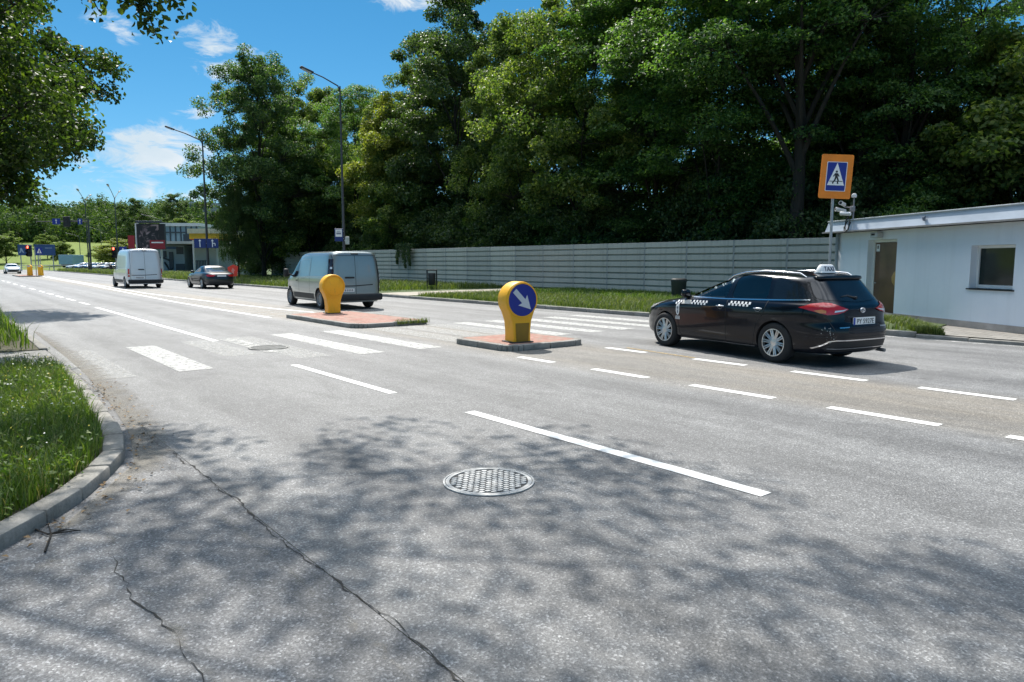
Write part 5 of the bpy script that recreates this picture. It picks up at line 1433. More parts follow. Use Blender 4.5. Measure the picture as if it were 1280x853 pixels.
mb = MB(); mb.add(*[([(dx0 + .16 + .17 * math.cos(a) , -.198, .98 + .2 * math.sin(a)) for a in [TAU * k / 24 for k in range(24)]]), [tuple(range(24))]]); 
mb = MB(); mb.lathe([(.10, 0), (.17, .12), (.18, .25), (.13, .38), (.04, .44)], 20, c=(dx0 + .2, -.26, .95)); mb.build('door_reflection', surf('reflection_tan', (.42, .27, .1), .8, var=.2), dr, 40)  # solid tan shape stands in for a beige reflection in the door
# lamp box over door, rainwater pipe, bracket
l0 = lf(1106, 292); l1 = lf(1094, 292)
mb = MB(); mb.box(((l0[0] + l1[0]) / 2, .10, dz1 + .12), (.30, .18, .15), 0, .015); lb = mb.build('door_lamp', surf('lamp_housing', (.55, .56, .56), .5), bt)
mb = MB(); mb.box(((l0[0] + l1[0]) / 2 + .02, .195, dz1 + .14), (.14, .008, .05)); mb.build('lamp_vent', M_dark, lb)
mb = MB(); mb.tube([(sE - .06, .07, GZ), (sE - .06, .07, HB)], .05, 10); mb.build('rain_pipe', surf('zinc_pipe', (.25, .28, .31), .5, metal=.3), bt)
b0 = lf(1167, 273); mb = MB(); mb.box((b0[0], ov + .0, 2.68), (.05, .05, .12), 0, .01); mb.tube([(b0[0] - .06, ov + .02, 2.74), (b0[0], ov + .05, 2.66), (b0[0] + .06, ov + .02, 2.74)], .012, 6); mb.build('flag_bracket', surf('bracket_grey', (.16, .19, .24), .5, metal=.4), bt)
mb = MB(); mb.box(((XR + sE) / 2, .012, GZ + .05), (sE - XR, .03, .14)); mb.build('plinth', surf('plinth_grey', (.2, .2, .2), .9, var=.3, scale=2), bt)
# cameras on the roof corner
def at_facade(px, py, out_):
    s_, z_ = lf(px, py); q = A0 + TT * s_ + OUT * out_; return Vector((q.x, q.y, z_))
M_camw = surf('camera_white', (.6, .6, .6), .4, var=.1)
mp_ = at_facade(1070, 277, .1)
ct = thing('camera_mast', (mp_.x, mp_.y, 2.80), math.atan2(TT.y, TT.x), 'short roof mast with white security cameras and a cable loop at the building corner', 'security camera')
mb = MB(); mb.tube([(0, 0, -.2), (0, 0, .72)], .022, 8); mb.tube([(-.02, 0, .38), (.25, .12, .40)], .018, 6); mb.box((.02, .02, .34), (.14, .1, .16), 0, .02); mb.build('mast', surf('mast_grey', (.2, .2, .21), .5, metal=.3), ct, 50)
for (x, y, z_, a, tilt) in ((.02, .22, .20, .5, -.1), (.26, .18, .50, 2.2, -.15), (.30, .2, .32, 1.4, -.2)):
    M_ = Matrix.Translation((x, y, z_)) @ Matrix.Rotation(a, 4, 'Z') @ Matrix.Rotation(tilt, 4, 'Y')
    mb = MB(); mb.T = M_; mb.lathe([(.05, -.14), (.056, -.12), (.056, .12), (.06, .13), (.06, .16)], 16, 'X'); mb.m = 1; mb.lathe([(.045, .161), (.03, .165)], 16, 'X'); mb.build('camera', [M_camw, M_dark], ct, 40)
mb = MB(); mb.lathe([(.06, 0), (.075, .05), (.06, .1), (.02, .12)], 16, c=(0, 0, .66)); mb.build('dome', M_camw, ct, 40)
mb = MB(); mb.tube([(.02, .08, .2), (.03, .2, .0), (.02, .23, -.2), (-.06, .24, -.30), (-.16, .24, -.26), (-.18, .23, -.1), (-.1, .16, .02)], .018, 8); mb.tube([(.06, .1, .05), (.08, .22, -.2), (0, .25, -.34), (-.12, .25, -.30), (-.2, .2, -.05)], .014, 8); mb.build('cable', M_dark, ct, 60)
# pavement and grass at the building
def pav_mat():
    m, nt, bs = new_mat('grey_paving')
    v = coords(nt); br = nd(nt, 'ShaderNodeTexBrick', i_Scale=1.0); br.inputs['Brick Width'].default_value = .35; br.inputs['Row Height'].default_value = .35; br.inputs['Mortar Size'].default_value = .012; br.offset = 0.5
    br.inputs['Color1'].default_value = c4((.2, .19, .175)); br.inputs['Color2'].default_value = c4((.26, .245, .225)); br.inputs['Mortar'].default_value = c4((.1, .095, .08)); nt.links.new(v, br.inputs['Vector'])
    a = tnoise(nt, v, 3, 8, .7); c = mixc(nt, ramp(nt, [(.4, (0,) * 3), (.75, (.8,) * 3)], a).outputs[0], br.outputs['Color'], (.17, .155, .13)); nt.links.new(c, bs.inputs['Base Color']); bs.inputs['Roughness'].default_value = .9
    bump(nt, bs, a, .6, .02); return m
sheet('pavement', [(-40, 16.45), (6.597, 16.45), (6.597, 17.6), (12.997, 60), (-40, 60)], .075, pav_mat(), -.02)
kerb_line('kerb', [(-40, 16.32), (6.4, 16.32)], .13, .07, -.05, 1.0)
gp = [UV(at(x, y, .08)) for x, y in ((1100, 424), (1130, 427), (1204, 428), (1180, 420), (1150, 408), (1130, 402), (1100, 400))]
gp = [(u_, max(v_, 16.28)) for u_, v_ in gp]
sheet('verge', gp, .085, M_soil, -.02)
gtag(blades('grass', scatter(gp, 7000, 21, .3, 1.2), .08, .17, .006, G_far, 21), 'small grass patch by the building behind the taxi')
p = at(1152, 399, .08); wt = thing('weed_plant', p, 0, 'leafy weed growing at the foot of the building wall', 'weed')
rg = np.random.default_rng(3); n_ = 160
P = rg.normal(size=(n_, 3)) * np.array([.16, .12, .1]) + np.array([0, 0, .2]); leaf_cards('foliage', P, rg.normal(size=(n_, 3)) + np.array([0, -.3, .8]), .1, L_dark, wt, rg)
mb = MB(); mb.tube([(0, 0, 0), (.02, 0, .2)], .008, 5); mb.tube([(0, 0, 0), (-.08, 0, .22)], .008, 5); mb.build('stem', M_bark, wt)

# ------------------------------------------------------------------ signs, lamps, bins
M_galv = surf('galvanised', (.36, .37, .38), .45, metal=.5, var=.15, scale=4)
M_orange = surf('sign_orange', (.78, .22, .012), .5, var=.12, scale=3)
M_lampgrey = surf('lamp_post_grey', (.055, .058, .062), .55, metal=.3, var=.2)
def walker(mb):
    """walking figure of a crossing sign, unit triangle 1 high, drawn in x, y"""
    def disc(x, y, r): return [(x + r * math.cos(TAU * k / 16), y + r * math.sin(TAU * k / 16)) for k in range(16)]
    def limb(a, b, w): 
        d = Vector((b[0] - a[0], b[1] - a[1])).normalized(); n_ = (-d.y * w / 2, d.x * w / 2)
        return [(a[0] - n_[0], a[1] - n_[1]), (b[0] - n_[0], b[1] - n_[1]), (b[0] + n_[0], b[1] + n_[1]), (a[0] + n_[0], a[1] + n_[1])]
    return [disc(.0, .62, .05), [(-.07, .55), (.06, .55), (.07, .36), (-.05, .36)], limb((.03, .38), (.10, .22), .07), limb((.10, .24), (.07, .08), .055), limb((-.01, .38), (-.06, .22), .07), limb((-.06, .24), (-.15, .09), .055),
            limb((-.05, .53), (-.13, .40), .045), limb((.05, .53), (.12, .40), .045), limb((.07, .085), (.12, .085), .04), limb((-.15, .095), (-.10, .09), .04)]
def crossing_face(mb_fn, parent, w_, h_, x):
    pass
k = (1037 - 640) / FOC; y = 17.15 / (k * NX + NY)
p = far(1037, y, .08)
st = thing('crossing_sign', p, 0, 'blue pedestrian crossing sign on orange backing board on a grey pole, behind the taxi', 'sign')
zc = hz(225.5, y); pw, ph = 37 / FOC * y, 53 / FOC * y
st.rotation_euler.z = R(-8)
mb = MB(); mb.tube([(0, 0, 0), (0, 0, zc + ph * .3)], .032, 12); mb.build('pole', M_galv, st, 40)
B = basis((.04, -.045, zc), (1, 0, 0), (0, 0, 1)) @ Matrix.Rotation(R(-3.0), 4, 'Z')
def rrect(w_, h_, r_): return rounded(-w_ / 2, w_ / 2, -h_ / 2, h_ / 2, r_, 4)
mb = MB(); mb.prism(rrect(pw, ph, .04), -.01, .01, B); mb.build('backing_board', M_orange, st)
mb = MB(); mb.prism(rrect(pw * .64, ph * .665, .02), .0105, .014, B); f_ = mb.build('sign_face', M_sign_white, st)
mb = MB(); mb.prism(rrect(pw * .60, ph * .64, .02), .0142, .016, B); mb.build('blue_field', M_blue, f_)
s_ = ph * .50
tri = B @ Matrix.Translation((0, -ph * .20, 0))
mb = MB(); mb.prism([(-pw * .27, 0), (pw * .27, 0), (0, s_ * 1.02)], .0162, .018, tri); mb.build('white_triangle', M_sign_white, f_)
mb = MB()
for i_, poly in enumerate(walker(None)): mb.prism([(a * s_ * 1.0, b * s_) for a, b in poly], .0182, .0195 + i_ * .0002, tri)
mb.prism([(-pw * .21, s_ * .17), (pw * .21, s_ * .17), (pw * .205, s_ * .20), (-pw * .205, s_ * .20)], .0182, .0191, tri)
mb.build('walking_figure', M_ink, f_)

def street_lamp(px, y, H, arm, label, post_r=.085, double=False, rz=ANG, post_group=None):
    t = thing('street_lamp', far(px, y, 0), rz, label, 'street lamp', post_group)
    mb = MB(); mb.tube([(0, 0, 0), (0, 0, 1.1), (0, 0, 1.15), (0, 0, H)], [post_r * 1.5, post_r * 1.5, post_r, post_r * .5], 12); mb.build('post', M_lampgrey, t, 40)
    for s in ((1, -1) if double else (1,)):
        L_ = arm
        mb = MB(); mb.tube([(0, 0, H - .3), (0, s * .12, H), (0, s * L_ * .6, H + L_ * .20), (0, s * L_, H + L_ * .30)], [post_r * .5, post_r * .45, post_r * .38, post_r * .36], 8); mb.build('arm', M_lampgrey, t, 50)
        mb = MB(); mb.T = Matrix.Translation((0, s * (L_ + .25), H + L_ * .30 + .07)) @ Matrix.Rotation(s * R(16), 4, 'X'); mb.box((0, 0, 0), (.26, .72, .11), 0, .04); lh = mb.build('lamp_head', M_lampgrey, t, 50)
        mb.__init__(); mb.T = Matrix.Translation((0, s * (L_ + .25), H + L_ * .30 + .07)) @ Matrix.Rotation(s * R(16), 4, 'X'); mb.box((0, 0, -.06), (.2, .5, .03), 0, .01); mb.build('lamp_glass', M_clear, lh)
    return t
k = (430 - 640) / FOC; yL = 17.6 / (k * NX + NY)
Hh = hz(108, yL)
street_lamp(430.5, yL, Hh, 1.6, 'tall grey lamp post with one arm rising behind the grey van')
k = (260 - 640) / FOC; y2 = 17.6 / (k * NX + NY)
street_lamp(260, y2, hz(176, y2), 2.2, 'tall lamp post in front of the far white buildings, left of the drooping tree', .11)
street_lamp(111, 106, hz(252, 106), 4.0, 'left one of the two far twin-armed lamp posts against the sky', .1, True, R(200))
street_lamp(148, 100, hz(248, 100), 4.2, 'right one of the two far twin-armed lamp posts against the sky', .1, True, R(200))
street_lamp(204, 125, hz(275, 125), 2.6, 'small far lamp post with one arm rising above the billboard', .12, False, R(100))
street_lamp(128, 170, hz(288, 170), 2.6, 'thin far lamp post in front of the wooded hill', .1, False, R(100))
street_lamp(101, 175, hz(296, 175), 2.4, 'thin far lamp post left of the parked cars', .1, False, R(100))

# bus stop sign on its own bracket on the tall lamp
bs_ = thing('bus_stop_sign', far(430.5, yL, 0), 0, 'small blue and white bus stop sign fixed to the tall lamp post', 'sign')
q0 = hz(294, yL); mb = MB(); mb.box((-.24, -.12, q0), (.46, .03, .70), 0, .01); mb.build('panel', surf('sign_navy', (.01, .03, .16), .45), bs_)
mb = MB(); mb.box((-.24, -.138, q0 + .10), (.36, .006, .40)); f_ = mb.build('white_field', M_sign_white, bs_)
mb = MB(); mb.box((-.24, -.143, q0 + .08), (.26, .004, .10), 0); mb.box((-.24, -.143, q0 + .2), (.2, .004, .03), 0); mb.build('bus_symbol', surf('pictogram_grey', (.2, .22, .28), .6), f_)
mb = MB(); mb.box((-.04, -.09, q0 + .2), (.14, .03, .04)); mb.box((-.04, -.09, q0 - .2), (.14, .03, .04)); mb.build('bracket', M_galv, bs_)
tb = thing('timetable_case', far(430.5, yL, 0), 0, 'pale timetable case on the right side of the tall lamp post', 'timetable')
mb = MB(); mb.box((.22, -.12, hz(301, yL)), (.22, .05, .42), 0, .015); mb.build('case', surf('case_pale', (.5, .52, .52), .5), tb); mb = MB(); mb.box((.22, -.148, hz(301, yL)), (.17, .006, .34)); mb.build('sheet', surf('timetable_sheet', (.42, .45, .42), .6, var=.3, scale=30), tb); mb = MB(); mb.box((.1, -.1, hz(301, yL)), (.1, .02, .06)); mb.build('bracket', M_galv, tb)
# lane arrow sign on the second lamp
bs_ = thing('lane_sign', far(260, y2, 0), 0, 'pair of navy lane signs with white arrows on the lamp post by the dark saloon', 'sign')
for sx, lb in ((-.52, 0), (.52, 1)):
    mb = MB(); mb.box((sx, -.17, hz(304.5, y2)), (.98, .03, .78), 0, .01); pn = mb.build('panel', surf('sign_navy', (.01, .03, .16), .45), bs_)
    z0_ = hz(304.5, y2); mb = MB(); mb.box((sx, -.188, z0_ - .06), (.07, .005, .5)); mb.prism([(-.12, 0), (.12, 0), (0, .16)], 0, .003, basis((sx, -.186, z0_ + .18), (1, 0, 0), (0, 0, 1)))
    if lb: mb.box((sx + .12, -.188, z0_ - .0), (.2, .005, .07)); mb.box((sx + .22, -.188, z0_ - .1), (.06, .005, .2))
    mb.build('arrow', M_sign_white, pn)
mb = MB(); mb.box((0, -.13, hz(304.5, y2)), (.5, .03, .06)); mb.build('bracket', M_galv, bs_)

def litter_bin(px, py, label, hgt, wd, framed):
    p = at(px, py, .1); t = thing('litter_bin', p, R(15), label, 'litter bin')
    M_bin = surf('bin_grey', (.05, .052, .055), .6, var=.2) if not framed else M_dark
    if framed:
        mb = MB()
        for s in (-1, 1): mb.box((s * wd * .62, 0, hgt / 2), (.07, .07, hgt), 0, .01)
        mb.box((0, 0, hgt - .04), (wd * 1.38, .12, .06), 0, .01); mb.build('frame', M_plastic, t)
        mb = MB(); mb.lathe([(wd * .40, hgt * .22), (wd * .46, hgt * .26), (wd * .48, hgt * .80), (wd * .44, hgt * .82), (wd * .42, hgt * .72)], 20); mb.build('bucket', M_bin, t, 40)
    else:
        mb = MB(); mb.lathe([(wd * .40, .0), (wd * .44, .03), (wd * .5, hgt * .9), (wd * .52, hgt * .92), (wd * .52, hgt), (wd * .46, hgt), (wd * .44, hgt * .7)], 24); mb.build('body', M_bin, t, 40)
        mb = MB(); mb.lathe([(wd * .5, hgt), (wd * .5, hgt + .03), (wd * .38, hgt + .06), (wd * .36, hgt + .02)], 24); mb.build('rim', M_plastic, t, 40)
litter_bin(540, 362, 'black framed litter bin standing before the fence right of the grey van', 1.1, .42, True)
litter_bin(848, 374, 'dark tapering litter bin behind the taxi bonnet', .78, .62, False)

# red temporary road sign under the drooping tree
k = (291 - 640) / FOC; y = 17.2 / (k * NX + NY); z_ = hz(341, y)
ts = thing('temporary_sign', far(291, y, .1), 0, 'small bright red temporary road sign beside the dark saloon', 'sign')
mb = MB(); mb.prism([(-.36, -.42), (.3, -.36), (.40, .36), (.05, .50), (-.40, .30)], -.01, .01, basis((0, -.04, z_), (1, 0, 0), (0, 0, 1))); pn = mb.build('panel', surf('warning_red', (.85, .06, .03), .5, var=.1), ts)
mb = MB(); mb.prism([(-.06, -.22), (.06, -.2), (.08, .02), (.16, .05), (0, .26), (-.14, .0), (-.05, .0)], .0, .004, basis((0, -.053, z_), (1, 0, 0), (0, 0, 1))); mb.build('symbol', surf('warning_symbol', (.85, .3, .25), .5), pn)
mb = MB(); mb.tube([(-.2, 0, 0), (-.1, 0, z_)], .02, 6); mb.tube([(.2, 0, 0), (.1, 0, z_)], .02, 6); mb.build('stand', M_galv, ts)

# twigs and dead leaves swept against the kerb corner
for pts, lb in (([(20, 652), (60, 668), (100, 663)], 'thin dry twig lying on the asphalt before the kerb corner'), ([(56, 690), (64, 668), (60, 655)], 'short forked twig beside the kerb in the lower left corner')):
    P_ = [at(x, y, .012) for x, y in pts]; t = thing('twig', P_[0], 0, lb, 'twig')
    mb = MB(); mb.tube([p - P_[0] for p in P_], [.006, .005, .003], 6); mb.build('stick', M_bark, t)
    mb = MB(); q = P_[1] - P_[0]; mb.tube([q, q + Vector((.07, .05, .01)), q + Vector((.14, .06, 0))], [.004, .003, .002], 5); mb.build('side_shoot', M_bark, t)
rg = np.random.default_rng(12); n_ = 260
uu = rg.uniform(3.6, 11, n_); kv = np.interp(uu, [p[0] for p in KS], [p[1] for p in KS]) + np.abs(rg.normal(size=n_)) * .16 + .02
P = np.stack([uu * DX + kv * NX, uu * DY + kv * NY, np.full(n_, .014)], 1)
o = leaf_cards('fallen_leaves', P, rg.normal(size=(n_, 3)) * .25 + np.array([0, 0, 1]), .035, surf('dead_leaf', (.2, .13, .06), .8, var=.5, scale=3), None, rg)
tag(o, 'small dry leaves swept along the foot of the near kerb', 'leaves', kind='stuff')
# ------------------------------------------------------------------ far end of the street
def fx(px, y): return (px - 640) / FOC * y * (ray(640, 328)[1] ** -1)
def face_box(mb, px0, px1, py0, py1, y, depth):
    x0, x1 = fx(px0, y), fx(px1, y); z0, z1 = hz(py1, y), hz(py0, y)
    mb.box(((x0 + x1) / 2, depth / 2, (z0 + z1) / 2), (x1 - x0, depth, z1 - z0)); return x0, x1, z0, z1
M_whitewall = surf('white_wall', (.62, .63, .64), .8, var=.12, scale=.5)
M_bluewall = surf('pale_blue_wall', (.36, .43, .5), .8, var=.12, scale=.4)
M_clad = surf('blue_glass_cladding', (.2, .28, .36), .25, var=.2, scale=.3, coat=.6)
M_steelb = surf('dark_frame', (.05, .06, .08), .5)
def b_thing(name, y, label, cat='building'):
    return thing(name, (0, y, 0), 0, label, cat)
# low workshop with flat roof and white gate wall
Y = 100
b = b_thing('workshop', Y, 'low flat-roofed white and pale blue workshop behind the white delivery van')
mb = MB(); face_box(mb, 196, 231, 307, 346, Y, 9); mb.build('wall', M_bluewall, b)
mb = MB(); face_box(mb, 231.3, 284, 308, 346, Y - 3, 12); mb.build('annex_wall', M_whitewall, b)
mb = MB(); mb.box((fx(240, Y), 3.5, hz(304.5, Y)), (fx(288, Y) - fx(192, Y), 16, .35)); mb.build('roof', surf('roof_edge', (.45, .45, .44), .7), b)
mb = MB(); mb.box((fx(212, Y), -.05, hz(310, Y)), (fx(223, Y) - fx(200, Y), .1, .35)); mb.build('fascia_sign', surf('fascia_blue', (.05, .12, .3), .5), b)
for px0, px1, py0, py1, nm, mt in ((212, 217, 315, 337, 'door', M_steelb), (205, 208.5, 314, 322, 'window', M_steelb), (221.5, 230, 309, 318, 'window', M_steelb), (220, 231, 330, 345, 'entrance', M_steelb)):
    mb = MB(); face_box(mb, px0, px1, py0, py1, Y, .2); o = mb.build(nm, mt, b); o.location.y = -.12
mb = MB()
for pts in ([(200, 322), (206, 323), (213, 326)], [(206, 328), (209, 333), (211, 337), (216, 336)]): mb.tube([(fx(a, Y), -.12, hz(c_, Y)) for a, c_ in pts], .12, 6)
mb.build('graffiti', M_steelb, b)
mb = MB()
for k in range(9): mb.box((fx(241 + k * 1.9, Y - 3.5), -3.4, 1.0), (.12, .08, 1.6))
mb.box((fx(249, Y - 3.5), -3.4, 1.8), (fx(257, Y) - fx(240, Y), .08, .1)); mb.build('railing', M_steelb, b)
# glazed hall
Y = 118
b = b_thing('glazed_hall', Y, 'blue glazed hall with a white roof edge right of the billboard')
mb = MB(); x0, x1, z0, z1 = face_box(mb, 206, 250, 283, 340, Y, 14); mb.build('wall', M_clad, b)
mb = MB(); mb.box(((x0 + x1) / 2, 6.9, z1 + .25), (x1 - x0 + .6, 14.6, .5)); mb.build('roof', M_whitewall, b)
for k in range(7):
    mb = MB(); mb.box((x0 + .3 + k * (x1 - x0 - .6) / 6, -.06, (z1 + 3.6) / 2), (.16, .12, z1 - 3.6)); mb.build('mullion', M_steelb, b)
mb = MB(); mb.box(((x0 + x1) / 2, -.06, z1 - 1.0), (x1 - x0, .14, .2)); mb.box((x1 - 1.6, -.05, z1 - 2.6), (1.8, .12, 2.6)); mb.build('transom', M_steelb, b)
# petrol station canopy
Y = 92
b = b_thing('station_canopy', Y, 'yellow and white petrol station canopy edge showing left of the drooping tree', 'canopy')
mb = MB(); x0, x1, z0, z1 = face_box(mb, 238, 276, 292, 299, Y, 8); mb.build('yellow_fascia', surf('fascia_yellow', (.75, .42, .02), .5), b)
mb = MB(); mb.box(((x0 + x1) / 2, 4, z1 + .3), (x1 - x0 + .3, 8.3, .6)); mb.build('roof', surf('cream_roof', (.6, .55, .42), .6), b)
for px in (243, 272):
    mb = MB(); mb.tube([(fx(px, Y + 3), 3, 0), (fx(px, Y + 3), 3, z0)], .15, 8); mb.build('column', M_whitewall, b)
mb = MB(); mb.box(((x0 + x1) / 2, 3.5, z0 - .06), (x1 - x0 - .2, 7, .12)); mb.build('soffit', surf('red_line', (.5, .06, .03), .5), b)
# tower block
Y = 300
b = b_thing('tower_block', Y, 'distant grey tower block top beside the drooping tree')
mb = MB(); x0, x1, z0, z1 = face_box(mb, 240, 262, 255, 340, Y, 12); mb.build('wall', surf('panel_grey', (.3, .31, .31), .85, var=.15), b)
mb = MB(); mb.box(((x0 + x1) / 2, 6, z1 + .4), (x1 - x0 + .6, 12.6, .8)); mb.build('roof', M_whitewall, b)
for j in range(4):
    mb = MB(); mb.box(((x0 + x1) / 2, -.06, z1 - 2 - j * 3), (x1 - x0 - 1.5, .12, 1.2)); mb.build('window_band', M_steelb, b)
# billboard
Y = 82
b = thing('billboard', (0, Y, 0), 0, 'dark billboard with pale figures and a red panel above the white delivery van', 'billboard')
M_poster = None
def poster_mat():
    m, nt, bs = new_mat('poster_print')
    v = coords(nt); a = tnoise(nt, v, .9, 3, .5, 1.2)
    r = ramp(nt, [(.46, (.012, .01, .014)), (.52, (.03, .025, .03)), (.58, (.25, .17, .18)), (.7, (.55, .46, .46))], a); nt.links.new(r.outputs[0], bs.inputs['Base Color']); bs.inputs['Roughness'].default_value = .5; return m
mb = MB(); x0, x1, z0, z1 = face_box(mb, 173, 207.5, 280, 312, Y, .35); mb.build('panel', surf('poster_dark', (.014, .012, .015), .5), b)
pr = kids(b)[0]
mb = MB(); mb.box(((x0 + x1) / 2 - .2, -.012, (z0 + z1) / 2), (x1 - x0 - .9, .012, z1 - z0 - .2)); mb.build('poster', poster_mat(), b)
mb = MB(); mb.box((x1 - .85, -.03, z0 + .55), (1.75, .012, 1.0)); rp = mb.build('red_panel', surf('poster_red', (.28, .012, .025), .5), b)
mb = MB(); mb.box((x1 - .85, -.04, z0 + .78), (1.35, .006, .14)); mb.build('white_line', M_sign_white, rp)
mb = MB()
for px in (169.5, 172): mb.tube([(fx(px, Y), .5, 0), (fx(px, Y), .5, z1 + .1)], .11, 8)
mb.tube([(fx(200, Y), .5, 0), (fx(200, Y), .5, z0)], .11, 8); mb.build('support', surf('support_white', (.6, .6, .6), .5), b)
mb = MB()
for k in range(4): mb.box((x0 + .5 + k * .75, -.4, z1 + .25), (.4, .7, .14), 0, .03)
mb.box(((x0 + x1) / 2, .1, z1 + .15), (x1 - x0, .1, .12)); mb.build('floodlight', M_steelb, b)
b = thing('advertising_board', (0, Y + 4, 0), 0, 'narrow red advertising board left of the dark billboard', 'billboard')
mb = MB(); x0, x1, z0, z1 = face_box(mb, 161.5, 169, 294.5, 311, Y + 4, .2); mb.build('panel', surf('board_red', (.30, .015, .02), .5, var=.15), b)
mb = MB(); mb.tube([((x0 + x1) / 2, .3, 0), ((x0 + x1) / 2, .3, z1)], .08, 8); mb.build('support', M_galv, b)

# traffic signals
M_redlamp = lamp_mat('red_signal_light', (1.0, .09, .05), 4.0)
def signal(px, y, py0, py1, label, ground=True):
    t = thing('traffic_signal', far(px, y, 0), 0, label, 'traffic light')
    z1, z0 = hz(py0, y), hz(py1, y)
    mb = MB(); mb.box((0, 0, (z0 + z1) / 2), (.42, .3, z1 - z0), 0, .04); h = mb.build('housing', M_dark, t)
    n = 3; d = (z1 - z0) / n
    for k in range(n):
        c = (0, -.16, z1 - d * (k + .5))
        mb = MB(); mb.lathe([(.15, 0), (.14, -.03), (.001, -.045)], 20, 'Y', c=c); mb.build('lens', M_redlamp if k == 0 and ground else M_plastic, h, 40)
        mb = MB(); mb.lathe([(.19, 0), (.19, -.22)], 16, 'Y', c=c, cap=False); vis = mb.build('visor', M_dark, h)
    if ground:
        mb = MB(); mb.tube([(0, .2, 0), (0, .2, z1)], .06, 8); mb.build('pole', M_galv, t)
    return t
signal(37.5, 82, 307, 321, 'red traffic signal on the far island in front of the blue direction boards')
signal(144, 86, 309, 322.5, 'red traffic signal left of the white delivery van')
def small_sign(px, y, py, w_, h_, label, face, symbol=None):
    t = thing('crossing_sign', far(px, y, 0), 0, label, 'sign'); z = hz(py, y)
    mb = MB(); mb.tube([(0, 0, 0), (0, 0, z + h_ / 2)], .04, 8); mb.build('pole', M_galv, t)
    mb = MB(); mb.box((0, -.06, z), (w_, .02, h_), 0, .01); pn = mb.build('panel', face, t)
    if symbol:
        mb = MB(); mb.prism([(-w_ * .38, -h_ * .3), (w_ * .38, -h_ * .3), (0, h_ * .38)], 0, .004, basis((0, -.072, z), (1, 0, 0), (0, 0, 1))); mb.build('white_triangle', M_sign_white, pn)
        mb = MB(); mb.box((0, -.08, z - .05), (.09, .004, .3)); mb.build('walking_figure', M_ink, pn)
small_sign(155, 84, 313.5, .85, .9, 'small blue pedestrian crossing sign right beside the red signal near the white delivery van', M_blue, True)
small_sign(50.5, 82, 314, .7, .8, 'small blue crossing sign on the far island in front of the blue direction boards', M_blue, True)
def far_bollard(px, y, label):
    t = thing('traffic_bollard', far(px, y, .1), 0, label, 'bollard')
    mb = MB(); mb.box((0, 0, .5), (.5, .4, 1.0), 0, .08, .85); mb.build('body', M_yel, t, 50)
    mb = MB(); mb.lathe([(.25, 0), (.26, -.22), (.001, -.23)], 20, 'Y', c=(0, .11, .95)); mb.build('head', M_yel, t, 50)
    mb = MB(); mb.lathe([(.2, 0), (.001, -.01)], 20, 'Y', c=(0, -.125, .95)); mb.build('sign_disc', M_refl, t, 50)
far_bollard(36.5, 80, 'left yellow bollard of the two on the far traffic island')
far_bollard(50, 80, 'right yellow bollard of the two on the far traffic island')
mb = MB(); mb.tube([(0, 0, 0), (0, 0, 3.2)], .05, 8); t = thing('sign_post', far(44.5, 81, .1), 0, 'bare grey post standing between the two far bollards', 'post'); mb.build('post', M_galv, t); mb = MB(); mb.lathe([(.05, 3.2), (.07, 3.22), (.02, 3.28)], 10); mb.build('cap', M_dark, t)
# direction boards
def board(px0, px1, py0, py1, y, label, seed):
    t = thing('direction_sign', far((px0 + px1) / 2, y, 0), 0, label, 'sign'); w_ = fx(px1, y) - fx(px0, y); z0, z1 = hz(py1, y), hz(py0, y)
    mb = MB(); mb.box((0, 0, (z0 + z1) / 2), (w_, .12, z1 - z0), 0, .03); pn = mb.build('panel', surf('board_navy', (.02, .06, .17), .5, var=.2, scale=.6), t)
    for s in (-.36, .36):
        mb = MB(); mb.tube([(w_ * s, .12, -.5), (w_ * s, .12, z1)], .09, 8); mb.build('post', M_galv, t)
    mb = MB(); r = random.Random(seed); zc_ = (z0 + z1) / 2
    mb.prism([(-.4, -.5), (.0, -.5), (.12, -.1), (.35, -.5), (.6, -.5), (.2, .35), (-.05, .35), (-.12, -.2)], 0, .01, basis((-w_ * .28, -.07, zc_), (1, 0, 0), (0, 0, 1)))
    mb.box((w_ * .2, -.07, zc_ + .35), (w_ * .34, .02, .10)); mb.build('pictogram', surf('board_marking', (.3, .38, .48), .5), pn)
board(44, 70, 306, 319.5, 128, 'wide navy direction board on posts before the green slope, right of the far signal', 1)
board(23.5, 41, 306, 319.5, 132, 'narrower navy direction board partly behind the far red signal', 2)
# gantry arm with signal and arrow signs over the road
Y = 105.5
t = thing('signal_gantry', far(112, Y, 0), 0, 'horizontal mast arm over the far road carrying blue arrow signs', 'gantry')
zg = hz(277, Y); xe = fx(47, Y) - fx(112, Y)
mb = MB(); mb.tube([(0, .3, 0), (0, .3, zg + .4)], .13, 8); mb.tube([(0, .3, zg), (xe, .3, zg)], .07, 8); mb.tube([(0, .3, zg + .3), (xe * .5, .3, zg + .02)], .03, 6); mb.build('mast', M_lampgrey, t)
for px, w_, h_ in ((73, 1.15, .85), (102.5, .65, .85)):
    mb = MB(); xx = fx(px, Y) - fx(112, Y); mb.box((xx, .15, zg), (w_, .05, h_), 0, .01); pn = mb.build('arrow_sign', M_blue, t)
    mb = MB(); mb.box((xx, .12, zg - .08), (.09, .01, .45)); mb.prism([(-.16, 0), (.16, 0), (0, .2)], 0, .01, basis((xx, .122, zg + .12), (1, 0, 0), (0, 0, 1))); mb.build('arrow', M_sign_white, pn)
g = thing('traffic_signal', far(87, Y - .3, 0), 0, 'dark traffic signal hanging from the far mast arm between two blue arrow signs', 'traffic light')
mb = MB(); mb.box((0, 0, hz(277.5, Y)), (.9, .35, 1.5), 0, .06); h = mb.build('housing', M_dark, g)
